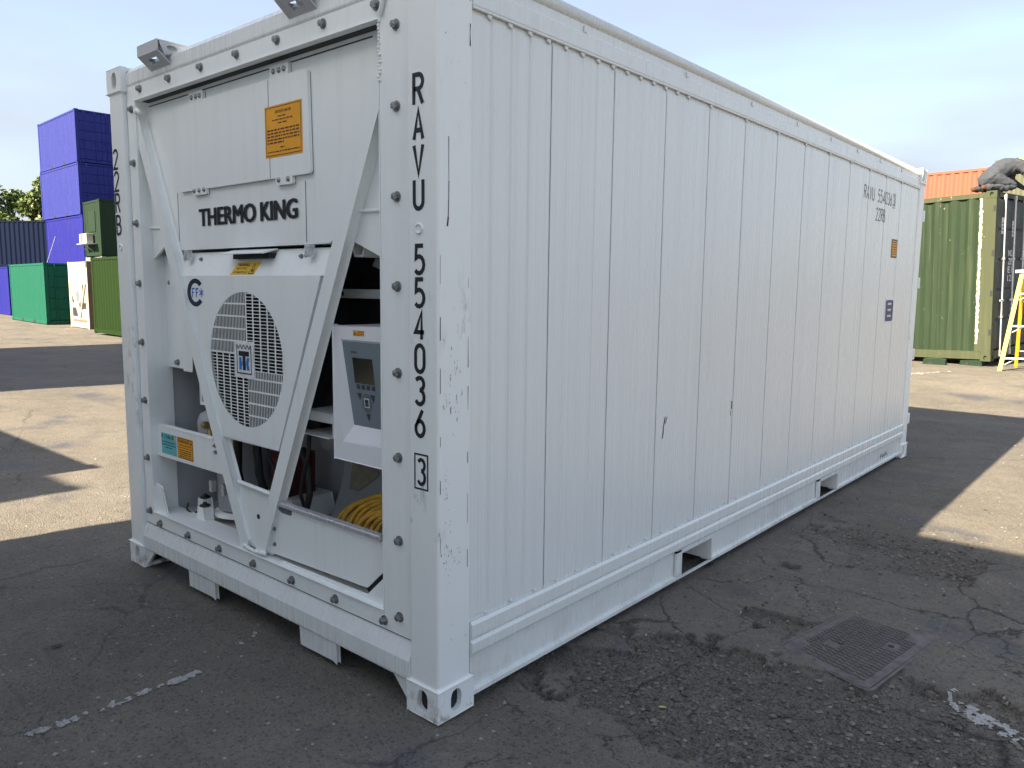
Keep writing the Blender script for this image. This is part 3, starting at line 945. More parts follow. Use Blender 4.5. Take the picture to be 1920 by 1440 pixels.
# louvre: four quarters turned like a pinwheel, plates with rows of punched slots
def louvre():
    mb = MB()
    th = (FY + .0008, FY + .0018)
    hx, hz_ = .082, .074                                # half size of the badge plate
    def span(a, off, lo, hi):
        r2 = CR * CR - off * off
        if r2 <= 0: return None
        r = math.sqrt(r2)
        p, q = max(lo, -r), min(hi, r)
        return (p, q) if q - p > .004 else None
    def quarter(horiz, xlo, xhi, zlo, zhi, bars, ribs):
        pitch, bw, rw = bars
        # fine bars
        if horiz:                                       # slots lie across: bars are horizontal
            z = zlo
            while z < zhi:
                s = span(0, z, xlo, xhi)
                if s: mb.box(CX + s[0], CX + s[1], th[0], th[1], CZ + z, CZ + min(z + bw, zhi))
                z += pitch
            x = xlo
            while x < xhi + .001:
                s = span(0, x, zlo, zhi)
                if s: mb.box(CX + x - rw / 2, CX + x + rw / 2, th[0] - .0008, th[1] + .0006, CZ + s[0], CZ + s[1])
                x += ribs
        else:
            x = xlo
            while x < xhi:
                s = span(0, x, zlo, zhi)
                if s: mb.box(CX + x, CX + min(x + bw, xhi), th[0], th[1], CZ + s[0], CZ + s[1])
                x += pitch
            z = zlo
            while z < zhi + .001:
                s = span(0, z, xlo, xhi)
                if s: mb.box(CX + s[0], CX + s[1], th[0] - .0008, th[1] + .0006, CZ + z - rw / 2, CZ + z + rw / 2)
                z += ribs
    ex, ez = .020, .0
    quarter(False, -CR, .018, hz_ - .048, CR, (.0125, .0038, .007), .0555)
    quarter(True, .018, CR, -hz_ + .03, CR, (.0146, .0034, .007), .056)
    quarter(False, .018, CR, -CR, -hz_ + .03, (.0125, .0038, .007), .0555)
    quarter(True, -CR, .018, -CR, hz_ - .048, (.0146, .0034, .007), .056)
    return mb
lv = louvre().build('louvre', IN, FC)
lv['kind'] = 'stuff'
BD = MB().prism(rect(CX - .082, CZ - .078, CX + .076, CZ + .082), 'y', FY - .003, FY + .001).build('badge_plate', MATS['logo_white'], FC, 0.0015)
t3 = F3(FY - .0036)
bx, bz, bw, bh = CX - .062, CZ - .062, .122, .128
mb = MB()
flat(mb, rect(bx, bz, bx + .006, bz + bh), t3); flat(mb, rect(bx + bw - .006, bz, bx + bw, bz + bh), t3); flat(mb, rect(bx + .006, bz, bx + bw - .006, bz + .006), t3)
pts = [(bx + .003 + (bw - .006) * i / 32, bz + bh - .003 + .008 * math.sin(i / 32 * 2 * math.pi * 4 + math.pi / 2) - .004) for i in range(33)]
ribbon(mb, pts, .005, t3, .0003)
flat(mb, rect(bx + .018, bz + .080, bx + .104, bz + .102), t3, .0006); flat(mb, rect(bx + .050, bz + .018, bx + .074, bz + .080), t3, .0006)
mb.build('badge_black', MATS['black'], BD)
mb = MB()
flat(mb, rect(bx + .020, bz + .018, bx + .040, bz + .074), t3)
flat(mb, rect(bx + .040, bz + .036, bx + .047, bz + .056), t3)
mb.build('badge_blue', MATS['blue_ink'], BD); mb = MB()
flat(mb, [(bx + .077, bz + .040), (bx + .084, bz + .018), (bx + .106, bz + .018), (bx + .098, bz + .046), (bx + .106, bz + .074), (bx + .084, bz + .074), (bx + .077, bz + .052)], t3)
mb.build('badge_blue', MATS['blue_ink'], BD)
# round C mark with two letters and a frost star
t3 = F3(FY - .0008)
cx, cz = -1.706, 1.4785
mb = MB()
out = [(cx + .080 * math.cos(a), cz + .066 * math.sin(a)) for a in [math.radians(40 + 280 * i / 28) for i in range(29)]]
inn = [(cx + .046 * math.cos(a), cz + .044 * math.sin(a)) for a in [math.radians(40 + 280 * i / 28) for i in range(29)]]
for i in range(28):
    flat(mb, [out[i], out[i + 1], inn[i + 1], inn[i]], t3)
CM = mb.build('round_mark', MATS['navy_ink'], FC)
mb = MB()
for fx in (cx - .034, cx + .002):
    flat(mb, rect(fx, cz - .022, fx + .008, cz + .022), t3); flat(mb, rect(fx + .008, cz + .014, fx + .026, cz + .022), t3); flat(mb, rect(fx + .008, cz - .003, fx + .020, cz + .004), t3)
for i in range(3):
    a = math.radians(30 + 60 * i)
    ribbon(mb, [(cx + .056 - .022 * math.cos(a), cz - .022 * math.sin(a)), (cx + .056 + .022 * math.cos(a), cz + .022 * math.sin(a))], .006, t3, .0002 * (i + 1))
mb.build('round_mark_letters', MATS['blue_ink'], FC)
# catch, clips and warning on the top strip (which leans back)
def strip3(p, l=0.0):
    t = (p[1] - 1.556) / .112
    return (p[0], FY + .05 * t - l, p[1])
st = lambda p, l=0.0: strip3(p, l + .0008)
WS = MB(); flat(WS, [(-1.395, 1.560), (-1.201, 1.562), (-1.168, 1.617), (-1.362, 1.616)], st); WS = WS.build('warning_sticker', MATS['yellow'], FC)
st2 = lambda p, l=0.0: strip3(p, l + .0016)
font('WARNING', (-1.345, 1.598, -1.255, 1.611), st2, 'sticker_heading', MATS['brown_ink'], WS, .02)
font('MAY START', (-1.352, 1.584, -1.265, 1.593), st2, 'sticker_text', MATS['brown_ink'], WS, .01)
font('AUTOMATICALLY', (-1.375, 1.567, -1.255, 1.577), st2, 'sticker_text', MATS['brown_ink'], WS, .01)
mb = MB(); ribbon(mb, [(-1.245, 1.566), (-1.215, 1.610), (-1.202, 1.566), (-1.245, 1.566)], .004, st2, .0)
flat(mb, rect(-1.226, 1.572, -1.212, 1.586), st2, .0003); mb.build('warning_triangle', MATS['brown_ink'], WS)
mb = MB(); mb.box(-1.37, -1.08, .062, .11, 1.630, 1.652); mb.build('catch_slot', MATS['dark'], FC)
MB().prism([(.028, 1.648), (.028, 1.653), (.10, 1.672), (.10, 1.667)], 'x', -1.42, -1.075).build('cover_catch', IN, FC, .001)
for x in (-1.79, -.80):
    MB().prism([(.058, 1.676), (.054, 1.634), (.060, 1.628), (.074, 1.634), (.078, 1.676)], 'x', x - .018, x + .018).build('cover_clip', MATS['galv'], FC, .002)
for x in (-1.70, -.885):
    bolt(x, 1.635, .088, .55, FC, 'cover_screw')

# dark condenser and fan behind the louvre
mb = MB(); mb.box(-2.0, -.34, .42, .46, .82, 1.70); mb.build('condenser_coil', MATS['dark'], RC)
mb = MB()
mb.lathe([(.045, .16), (.05, .22), (.04, .25)], (CX, 0, CZ), 14, 'y')
for i in range(5):
    a = i * 2 * math.pi / 5 + .4
    c, s = math.cos(a), math.sin(a)
    P = lambda r, t, y: (CX + r * c - t * s, y, CZ + r * s + t * c)
    mb.quad([P(.04, -.03, .17), P(.28, -.09, .16), P(.29, .06, .23), P(.04, .03, .23)])
mb.build('fan', MATS['rubber'], RC)
shr = MB().lathe([(.31, .075), (.31, .30)], (CX, 0, CZ), 40, 'y'); shr.f, shr.s = shr.f[:-2], shr.s[:-2]
shr.build('fan_shroud', MATS['dark'], RC)

# recess of the unit: back and side walls, floor
BY = .56
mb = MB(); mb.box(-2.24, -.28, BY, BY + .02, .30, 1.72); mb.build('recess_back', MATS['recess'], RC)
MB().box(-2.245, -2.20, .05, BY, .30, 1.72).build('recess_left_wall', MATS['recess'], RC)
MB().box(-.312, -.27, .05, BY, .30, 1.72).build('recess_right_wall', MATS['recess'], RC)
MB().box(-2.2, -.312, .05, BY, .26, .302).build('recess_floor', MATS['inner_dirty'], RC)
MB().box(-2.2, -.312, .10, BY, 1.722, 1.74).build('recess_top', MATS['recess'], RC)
mb = MB(); mb.box(-1.05, -.32, .40, .415, .99, 1.715); mb.build('coil_guard', MATS['dark'], RC)
MB().box(-1.02, -.33, .33, .345, 1.465, 1.505).build('cross_strut', IN, RC, .003)
for x in (-.94, -.42):
    MB().box(x - .006, x + .006, .328, .331, 1.475, 1.495).build('strut_slot', MATS['dark'], RC)
# folded bracket and box section under the right corner of the top panel
mb = MB()
sec = [(-.60, 1.672), (-.585, 1.700), (-.535, 1.700), (-.522, 1.668), (-.535, 1.628), (-.585, 1.628)]
inn_ = [(-.560 + (p[0] + .560) * .80, 1.664 + (p[1] - 1.664) * .80) for p in sec]
MB().prism(sec[::-1], 'y', .12, .40, [inn_]).build('hollow_section', IN, RC)
MB().prism([(-.52, 1.63), (-.31, 1.55), (-.31, 1.59), (-.52, 1.67)], 'y', .20, .21).build('perforated_strap', MATS['galv'], RC)
MB().prism([(-.70, 1.60), (-.31, 1.49), (-.31, 1.53), (-.68, 1.63)], 'y', .30, .31).build('lower_strap', MATS['grey_part'], RC)
bolt(-.505, 1.63, .195, .7, RC, 'strap_bolt')

# cross bar on the left with two stickers
CB = MB().prism([(OX0 + .002, .622), (OX0 + .002, .786), (-1.585, .794), (-1.50, .628)], 'y', .062, .070).build('cross_bar', IN, RC, .002)
MB().prism([(.060, .780), (.060, .790), (.10, .786), (.10, .780)], 'x', OX0 + .002, -1.60).build('cross_bar_fold', IN, CB, .002)
bolt(-1.590, .757, .062, .55, CB, 'bar_bolt'); bolt(-1.583, .726, .062, .55, CB, 'bar_bolt')
for nm, x0, x1, mt, ink in (('refrigerant_sticker', -2.142, -1.978, 'cyan', 'teal_ink'), ('warning_sticker', -1.968, -1.806, 'orange', 'brown_ink')):
    sk = MB().prism(rect(x0, .642, x1, .750), 'y', .0608, .0618).build(nm, MATS[mt], CB)
    t3 = F3(.0602)
    mb = MB()
    if mt == 'cyan':
        font('R 134a B', (x0 + .004, .724, x1 - .028, .744), t3, 'sticker_heading', MATS[ink], sk, .03)
        for i, (a, b) in enumerate(((.006, .15), (.006, .155), (.045, .115))): print_lines(mb, x0 + a, x0 + b, .702 - i * .014, .006, t3, 60 + i)
        m2 = MB(); flat(m2, [(x1 - .024, .724), (x1 - .002, .724), (x1 - .013, .746)], t3); m2.build('warning_triangle', MATS['yellow'], sk)
    else:
        font('WARNING', (x0 + .010, .722, x1 - .034, .741), t3, 'sticker_heading', MATS[ink], sk, .02)
        frame_rect(mb, x0 + .002, .644, x1 - .002, .748, .004, t3)
        flat(mb, rect(x0 + .006, .698, x1 - .006, .701), t3)
        flat(mb, [(x1 - .028, .722), (x1 - .010, .722), (x1 - .019, .742)], t3)
        for i in range(5): print_lines(mb, x0 + .022, x1 - .02, (.709 if i == 0 else .694) - i * .0105, .005, t3, 70 + i)
    mb.build('sticker_print', MATS[ink], sk)

# compressor, receiver, valves on the left
MB().lathe([(.10, .36), (.135, .37), (.135, .70), (.12, .76), (.06, .80), (.02, .805)], (-1.80, .33, 0), 24).build('compressor', MATS['grey_part'], RC)
MB().lathe([(.155, .335), (.155, .352), (.12, .356)], (-1.80, .33, 0), 24).build('compressor_base', IN, RC)
MB().lathe([(.10, .70), (.105, .80), (.09, .84), (.03, .87), (.025, .93)], (-1.995, .30, 0), 20).build('filter_canister', MATS['grey_part'], RC)
MB().tube([(-1.93, .22, .80), (-1.90, .20, .76), (-1.88, .20, .70), (-1.86, .22, .60)], .014, 8).build('refrigerant_pipe', MATS['brass'], RC)
MB().lathe([(.016, 0), (.02, -.02), (.012, -.035)], (-1.915, .20, .80), 10, 'y').build('valve', MATS['brass'], RC)
MB().tube([(-1.72, .25, .85), (-1.66, .22, .75), (-1.64, .2, .6), (-1.62, .22, .45)], .022, 8).build('hose', MATS['rubber'], RC)
MB().tube([(-1.46, .2, .80), (-1.44, .2, .62), (-1.45, .25, .45)], .02, 8).build('hose', MATS['rubber'], RC)
MB().prism([(-1.50, .46), (-1.36, .46), (-1.35, .70), (-1.49, .70)], 'y', .30, .45).build('red_casing', MATS['red_part'], RC, .01)
MB().prism([(-1.60, .40), (-1.25, .40), (-1.28, .50), (-1.56, .50)], 'y', .27, .5).build('motor_foot', IN, RC, .004)
MB().prism([(-1.68, 1.03), (-1.79, 1.03), (-1.79, .93), (-1.67, .93)], 'y', .10, .112, [rect(-1.775, .945, -1.70, .98)]).build('shelf_bracket', IN, RC, .002)
MB().prism([(-1.79, 1.03), (-1.79, .93), (-1.786, .93), (-1.786, 1.03)], 'y', .10, .24).build('shelf_return', IN, RC)
MB().prism([(-1.782, 1.21), (-1.70, 1.21), (-1.64, 1.035), (-1.778, 1.035)], 'y', .13, .135).build('shelf_back', MATS['inner_dirty'], RC)
# feet with rubber mounts on the floor
for x, y in ((-2.02, .20), (-1.87, .12)):
    MB().prism([(x - .045, .302), (x + .04, .302), (x + .022, .385), (x - .026, .385)], 'y', y, y + .05).build('mount_foot', IN, RC, .004)
    MB().lathe([(.024, .386), (.029, .391), (.024, .396), (.010, .398), (.010, .408)], (x - .003, y + .025, 0), 12).build('rubber_mount', MATS['rubber'], RC)
MB().prism([(OX0, .32), (-2.085, .32), (-2.14, .455), (OX0, .47)], 'y', .045, .055).build('corner_gusset', IN, RC, .004)
MB().tube([(-2.08, .16, .36), (-2.06, .14, .335), (-2.02, .15, .318), (-2.05, .2, .312)], .005, 6).build('wire', MATS['rubber'], RC)

# pipes and wiring of the cooling circuit
COP = plain('copper_pipe', (0.30, 0.13, 0.06), .4, .7, .2)
for pth, rr, mt in (([(-2.12, .40, .31), (-2.12, .40, .60), (-2.10, .38, .66), (-1.95, .36, .67), (-1.80, .34, .68)], .011, COP),
                    ([(-1.99, .30, .92), (-1.98, .32, .99), (-1.90, .36, 1.02), (-1.70, .38, 1.02)], .010, COP),
                    ([(-1.92, .24, .33), (-1.70, .22, .335), (-1.60, .24, .36), (-1.52, .30, .42)], .009, COP),
                    ([(-1.70, .30, .82), (-1.62, .28, .74), (-1.55, .26, .62), (-1.50, .26, .50)], .007, MATS['rubber']),
                    ([(-1.40, .22, .80), (-1.36, .20, .72), (-1.30, .22, .62), (-1.32, .30, .52)], .006, MATS['rubber']),
                    ([(-1.50, .24, .80), (-1.42, .22, .75), (-1.28, .22, .76), (-1.16, .24, .80)], .008, MATS['rubber']),
                    ([(-1.02, .20, .88), (-1.00, .18, .80), (-1.04, .18, .70), (-1.10, .20, .58), (-1.08, .24, .42)], .009, MATS['rubber']),
                    ([(-.70, .30, 1.30), (-.78, .28, 1.22), (-.86, .28, 1.08), (-.90, .26, 1.0)], .010, MATS['rubber'])):
    MB().tube(pth, rr, 8).build('pipe' if mt is COP else 'wire', mt, RC)
for x in (-1.86, -1.74):
    MB().box(x - .012, x + .012, .17, .20, .46, .52).build('pipe_clamp', MATS['galv'], RC, .003)

# right hand bay: folded box bracket, plate with round holes, curved white shroud
mb = MB()
mb.box(-.98, -.80, .16, .165, .945, .985); mb.box(-.80, -.795, .16, .40, .885, .985); mb.box(-.98, -.80, .15, .40, .985, .99)
mb.box(-1.02, -.80, .14, .40, .884, .889)
mb.build('box_bracket', IN, RC, .002)
MB().prism([(-1.25, .90), (-.30, .90), (-.30, .80), (-1.25, .74)], 'y', .42, .425, [ellipse(-1.10, .835, .052, .048), ellipse(-.93, .845, .048, .04)]).build('perforated_plate', MATS['grey_part'], RC)
mb = MB()
vs, fs = [], []
for i in range(13):
    t = i / 12
    yy = .53 - .27 * (1 - math.cos(t * math.pi / 2))
    zz = .304 + .456 * (1 - math.sin(t * math.pi / 2))
    for j in range(9):
        x = -1.20 + .90 * j / 8
        vs.append((x, yy, zz + .05 * (1 - (x + .55) ** 2 * 2) * (1 - t)))
for i in range(12):
    for j in range(8):
        fs.append((i * 9 + j, i * 9 + j + 1, (i + 1) * 9 + j + 1, (i + 1) * 9 + j))
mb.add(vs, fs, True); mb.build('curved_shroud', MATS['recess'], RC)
mb = MB(); mb.quad([(-1.13, .515, .68), (-.93, .515, .70), (-.93, .505, .64), (-1.05, .485, .55), (-1.12, .485, .55)]); mb.build('foam_patch', MATS['tan_patch'], RC)
MB().tube([(-1.14, .24, .78), (-1.08, .23, .70), (-1.06, .22, .58), (-1.08, .21, .50)], .016, 8).build('hose', MATS['rubber'], RC)
MB().tube([(-.62, .30, .80), (-.50, .28, .775), (-.36, .28, .77)], .022, 8).build('hose', MATS['rubber'], RC)
# stowage door with worn top rail
SD = MB().prism([(-1.100, .345), (-1.100, .570), (-.352, .590), (-.352, .455), (-.455, .362)], 'y', .058, .064).build('stowage_door', IN, RC, .0015)
MB().prism([(.040, .572), (.040, .590), (.066, .596), (.066, .575)], 'x', -1.100, -.352).build('door_top_rail', MATS['galv'], SD, .004)
mb = MB(); mb.prism([(-1.06, .568), (-.955, .570), (-.955, .548), (-.965, .542), (-1.03, .542), (-1.05, .550)], 'y', .0568, .0578); mb.build('hand_hole', MATS['keycirc'], SD)
bolt(-1.088, .458, .058, .5, SD, 'door_bolt'); bolt(-1.090, .388, .058, .5, SD, 'door_bolt')
MB().prism([(-1.02, .318), (-.318, .318), (-.318, .45), (-.44, .338), (-1.02, .330)], 'y', .045, .052).build('lower_flange_web', IN, RC, .002)
mb = MB(); mb.prism([(-.352, .455), (-.326, .455), (-.455, .338), (-.470, .352)], 'y', .0655, .0665); mb.build('door_gap', MATS['dark'], RC)

# controller box
KX0, KX1, KZ0, KZ1, KY = -.676, -.33, .836, 1.366, .080
rec = [(-.619, .912), (-.392, .918), (-.392, 1.310), (-.628, 1.310)]
CT = MB().prism(rect(KX0, KZ0, KX1, KZ1), 'y', KY, KY + .02, [rec]).build('control_box', MATS['box'], RC, .006, seg=3)
mb = MB()
mb.box(KX0 + .002, KX0 + .006, KY + .02, .34, KZ0 + .002, KZ1 - .002); mb.box(KX0 + .006, KX1, KY + .02, .34, KZ1 - .006, KZ1 - .002)
mb.box(KX0 + .006, KX1, KY + .02, .34, KZ0 + .002, KZ0 + .006); mb.build('control_box_shell', MATS['box'], CT)
# keypad leans back at the foot; the sill below it slopes outwards
ky = lambda z: KY + .004 + .030 * (1.302 - z) / .33
kp = lambda p, l=0.0: (p[0], ky(p[1]) - l, p[1])
KPz = [(-.593, .976), (-.396, .976), (-.396, 1.306), (-.624, 1.306)]
mb = MB(); flat(mb, KPz, kp); KP = mb.build('keypad', MATS['keypad'], CT)
mb = MB()
mb.quad([(-.619, KY + .001, .912), (-.392, KY + .001, .918), (-.396, ky(.976), .976), (-.593, ky(.976), .976)])
mb.quad([(-.619, KY + .001, .912), (-.593, ky(.976), .976), (-.624, ky(1.306), 1.306), (-.628, KY + .001, 1.310)])
mb.quad([(-.628, KY + .001, 1.310), (-.624, ky(1.306), 1.306), (-.396, ky(1.306), 1.306), (-.392, KY + .001, 1.310)])
mb.build('keypad_recess', MATS['box'], CT)
k1 = lambda p, l=0.0: kp(p, l + .0012)
mb = MB(); flat(mb, [(-.567, 1.245), (-.448, 1.245), (-.444, 1.146), (-.563, 1.146)][::-1], k1); mb.build('display', MATS['screen'], KP)
for i in range(4):
    x = -.555 + i * .0305
    mb = MB(); flat(mb, rect(x, 1.124, x + .021, 1.142), k1); mb.build('key', MATS['key'], KP)
for tri in ([(-.556, 1.108), (-.527, 1.108), (-.539, 1.080)], [(-.478, 1.106), (-.447, 1.106), (-.459, 1.076)], [(-.510, 1.030), (-.482, 1.030), (-.495, 1.000)]):
    mb = MB(); flat(mb, tri, k1, .0004); mb.build('key', MATS['key'], KP)
mb = MB(); flat(mb, ellipse(-.500, 1.072, .029, .038), k1); mb.build('key_disc', MATS['keycirc'], KP)
mb = MB(); frame_rect(mb, -.515, 1.054, -.485, 1.090, .003, k1, .0008); mb.build('key_mark', MATS['logo_white'], KP)
mb = MB(); flat(mb, rect(-.511, 1.076, -.489, 1.083), k1, .0008); flat(mb, rect(-.503, 1.058, -.497, 1.076), k1, .0008); mb.build('key_mark', MATS['black'], KP)
font('MP-4000', (-.572, 1.262, -.535, 1.270), k1, 'lettering', MATS['key'], KP, .02)
sk = MB().prism(rect(-.545, 1.331, -.482, 1.350), 'y', KY - .0012, KY - .0004).build('warning_sticker', MATS['orange'], CT)
mb = MB(); t3 = F3(KY - .0018); frame_rect(mb, -.545, 1.331, -.482, 1.350, .0015, t3); flat(mb, [(-.541, 1.335), (-.528, 1.335), (-.5345, 1.347)], t3)
print_lines(mb, -.52, -.488, 1.342, .003, t3, 3); print_lines(mb, -.522, -.486, 1.336, .003, t3, 4); mb.build('sticker_print', MATS['brown_ink'], sk)

# lifting lugs folded over the front edge of the roof
for x0, x1 in ((-2.00, -1.80), (-.845, -.665)):
    mb = MB()
    mb.box(x0, x1, -.030, .11, 2.618, 2.624)
    mb.box(x0, x1, -.036, -.030, 2.574, 2.624)
    # leaning lower plate with a slot
    def LP(u, v, o=0.0):
        y_, z_ = -.033 + .062 * v, 2.574 - .050 * v
        return (x0 + (x1 - x0) * u, y_ + .003 * o, z_ + .004 * o)
    for (u0, u1, v0, v1) in ((0, 1, 0, .3), (0, 1, .7, 1), (0, .3, .3, .7), (.72, 1, .3, .7)):
        vs = [LP(u, v, o) for o in (0, 1) for (u, v) in ((u0, v0), (u1, v0), (u1, v1), (u0, v1))]
        mb.add(vs, [(0, 1, 2, 3), (7, 6, 5, 4), (0, 4, 5, 1), (1, 5, 6, 2), (2, 6, 7, 3), (3, 7, 4, 0)])
    for xx in (x0, x1 - .005):
        mb.prism([(.0, 2.560), (.11, 2.590), (.11, 2.617), (-.025, 2.617)], 'x', xx + .0, xx + .005, [ellipse(.035, 2.596, .024, .012, 12)])
    mb.build('roof_lug', MATS['lug'], RC)
# lettering on the posts and the side
t3 = F3(e - .0012)
mb = MB()
strokes(mb, 'RAVU', -.115, 2.104, .092, .042, .1105, .0150, t3, True)
mb.build('owner_code', MATS['black'], RC); mb = MB()
strokes(mb, '554036', -.112, 1.562, .090, .042, .1098, .0145, t3, True)
mb.build('serial_number', MATS['black'], RC); mb = MB()
strokes(mb, '3', -.102, .846, .086, .034, .1, .0125, t3, True)
frame_rect(mb, -.121, .826, -.051, .952, .006, t3)
mb.build('check_digit', MATS['black'], RC)
mb = MB()
strokes(mb, '22RB', -2.412, 2.103, .093, .048, .1105, .0135, t3, True)
mb.build('size_code', MATS['black'], RC)
for x, z in ((-.092, 1.708), (-2.376, 1.703)):
    MB().lathe([(.019, 0), (.018, -.006), (.013, -.007), (.012, -.002), (.008, -.003)], (x, e, z), 16, 'y').build('vent_plug', PO, RC)
t3 = S3(-.0152)
mb = MB()
strokes(mb, 'RAVU', 4.365, 2.210, .092, .046, .068, .0100, t3)
mb.build('owner_code', MATS['black'], RC); mb = MB()
strokes(mb, '554036', 4.715, 2.210, .092, .042, .0650, .0095, t3)
mb.build('serial_number', MATS['black'], RC); mb = MB()
strokes(mb, '3', 5.135, 2.216, .080, .036, .1, .0095, t3)
frame_rect(mb, 5.118, 2.196, 5.188, 2.312, .005, t3)
mb.build('check_digit', MATS['black'], RC); mb = MB()
strokes(mb, '22RB', 4.69, 2.070, .092, .042, .0640, .0095, t3)
mb.build('size_code', MATS['black'], RC)
PL = MB().prism(rect(5.165, 1.800, 5.330, 1.950), 'x', -.0158, -.0138).build('weight_plate', MATS['black'], RC)
mb = MB(); t3 = S3(-.0132)
flat(mb, rect(5.180, 1.812, 5.315, 1.938), t3); mb.build('plate_face', MATS['orange'], PL)
mb = MB(); t3 = S3(-.0126)
for i in range(6): print_lines(mb, 5.19, 5.305, 1.92 - i * .019, .009, t3, 90 + i)
mb.build('plate_print', MATS['brown_ink'], PL)
PL = MB().prism(rect(5.105, 1.258, 5.350, 1.462), 'x', -.0158, -.0138).build('blue_plate', MATS['logo_white'], RC)
MATS['plate_blue'] = plain('plate_blue', (0.035, 0.035, 0.12), 0.5)
mb = MB(); t3 = S3(-.0132)
mb.quad([t3(p) for p in [(5.13, 1.275), (5.315, 1.275), (5.33, 1.29), (5.33, 1.435), (5.315, 1.45), (5.13, 1.45), (5.115, 1.435), (5.115, 1.29)]]); mb.build('plate_face', MATS['plate_blue'], PL)
mb = MB(); t3 = S3(-.0126)
for i in range(3): print_lines(mb, 5.17, 5.27, 1.41 - i * .05, .018, t3, 120 + i)
mb.build('plate_print', MATS['logo_white'], PL)
font('FLEX', (5.29, .09, 5.50, .118), S3(-.0185), 'lettering', MATS['key'], RC, .01)
# deep scrapes in the panels and on the post
def scrape(pts, w, to3, name='scrape'):
    mb = MB()
    for i in range(len(pts) - 1):
        a, b = pts[i], pts[i + 1]
        wa, wb = w * (.3 + .7 * rs.random()), w * (.3 + .7 * rs.random())
        mb.quad([to3((a[0] - wa, a[1])), to3((a[0] + wa, a[1])), to3((b[0] + wb, b[1])), to3((b[0] - wb, b[1]))])
    return mb.build(name, MATS['gap'], RC)
t3 = S3(-.0150)
scrape([(1.535, .905), (1.530, .880), (1.522, .86), (1.520, .83), (1.514, .80)], .007, t3)
scrape([(1.552, .902), (1.548, .885), (1.540, .87)], .004, t3)
scrape([(2.270, .905), (2.272, .885), (2.268, .86)], .009, t3)
scrape([(2.262, .850), (2.266, .84), (2.262, .825)], .004, t3)
t3 = S3(-.0028)
scrape([(.052, 2.00), (.052, 1.93), (.053, 1.86), (.052, 1.80), (.050, 1.745)], .0018, t3)
scrape([(.050, 1.745), (.046, 1.715)], .004, t3)
scrape([(.150, 2.47), (.150, 2.44)], .003, t3); scrape([(.150, 2.37), (.149, 2.34), (.150, 2.30)], .003, t3)
for z0 in (1.55, 1.35, 1.18, .95, .80, .60):
    scrape([(.146, z0), (.146, z0 - rs.uniform(.03, .12))], .0016, t3)
    scrape([(.014, z0 + .07), (.014, z0 + .07 - rs.uniform(.03, .10))], .0016, t3)

def flecks(y0, y1, z0, z1, n, smin, smax, seed, mat, name):
    r = random.Random(seed)
    mb = MB()
    cy, cz = (y0 + y1) / 2, (z0 + z1) / 2
    for i in range(n):
        y_ = min(max(r.gauss(cy, (y1 - y0) / 5), y0), y1); z_ = min(max(r.gauss(cz, (z1 - z0) / 4.5), z0), z1)
        w, h = r.uniform(smin, smax), r.uniform(smin, smax) * r.uniform(1, 4)
        mb.quad([(-.0031, y_ + w * r.uniform(-1, -.3), z_ - h * r.uniform(.4, 1)), (-.0031, y_ + w * r.uniform(.2, 1), z_ - h * r.uniform(0, .8)), (-.0031, y_ + w * r.uniform(.2, .8), z_ + h * r.uniform(.4, 1)), (-.0031, y_ + w * r.uniform(-.8, -.1), z_ + h * r.uniform(0, .9))])
    o = mb.build(name, mat, RC); o['kind'] = 'stuff'
MATS['scuff_grey'] = plain('scuffed_primer_grey', (0.34, 0.36, 0.37), .6)
flecks(.018, .075, .50, .72, 22, .0006, .0028, 1, MATS['gap'], 'scuff_marks')
flecks(.030, .125, .54, .62, 18, .0006, .0026, 2, MATS['gap'], 'scuff_marks')
flecks(.018, .060, .76, .90, 15, .0006, .0022, 3, MATS['gap'], 'scuff_marks')
flecks(.030, .130, 1.02, 1.40, 25, .0010, .0045, 4, MATS['scuff_grey'], 'scuff_marks')
flecks(.018, .060, 1.08, 1.24, 14, .0008, .0030, 5, MATS['scuff_grey'], 'scuff_marks')
flecks(.045, .145, .15, .45, 10, .0005, .0020, 6, MATS['gap'], 'scuff_marks')
flecks(.020, .160, 2.10, 2.45, 10, .0005, .0018, 7, MATS['gap'], 'scuff_marks')

# yellow cable coiled in the stowage bay
mb = MB()
for k in range(15):
    R0 = .45 - .038 * (k % 9) + rs.uniform(-.012, .012)
    path = []
    tx, ty = rs.uniform(-.03, .05), 1.25 + rs.uniform(-.12, .12)
    cyk = .235 + rs.uniform(-.015, .015)
    for i in range(40):
        a = 2 * math.pi * i / 40
        px, py = R0 * math.cos(a), min(R0, .40) * .27 * math.sin(a)
        px = px * (.95 if px < 0 else .16)
        path.append((-.43 + px, cyk + py, .515 + .010 * (k // 9) - .02 * (R0 - .2) + py * ty + px * tx * .5 + .006 * math.sin(3 * a + k)))
    mb.tube(path, .0105, 8, closed=True)
tag(mb.build('cable_coil', MATS['cable']), 'coil of yellow cable in the open bay of the white container', 'cable')

# ------------------------------------------------------------------ other containers of the yard
def wall_corr(mb, a0, a1, z0, z1, plane, face, pitch=.28, depth=.036, inward=1):
    """trapezoid sheet. plane 'y': runs along x at y=face; plane 'x': runs along y at x=face. inward: sign of the way in"""
    prof = []
    n = max(2, round((a1 - a0) / pitch))
    p = (a1 - a0) / n
    for i in range(n):
        s = a0 + i * p
        prof += [(s, 0), (s + p * .26, 0), (s + p * .50, depth), (s + p * .76, depth)]
    prof.append((a1, 0))
    vs, fs = [], []
    for z in (z0, z1):
        for a, d in prof:
            q = face + inward * (d + .012)
            vs.append((a, q, z) if plane == 'y' else (q, a, z))
    m = len(prof)
    fs = [(i, i + 1, m + i + 1, m + i) for i in range(m - 1)]
    mb.add(vs, fs)
    return mb

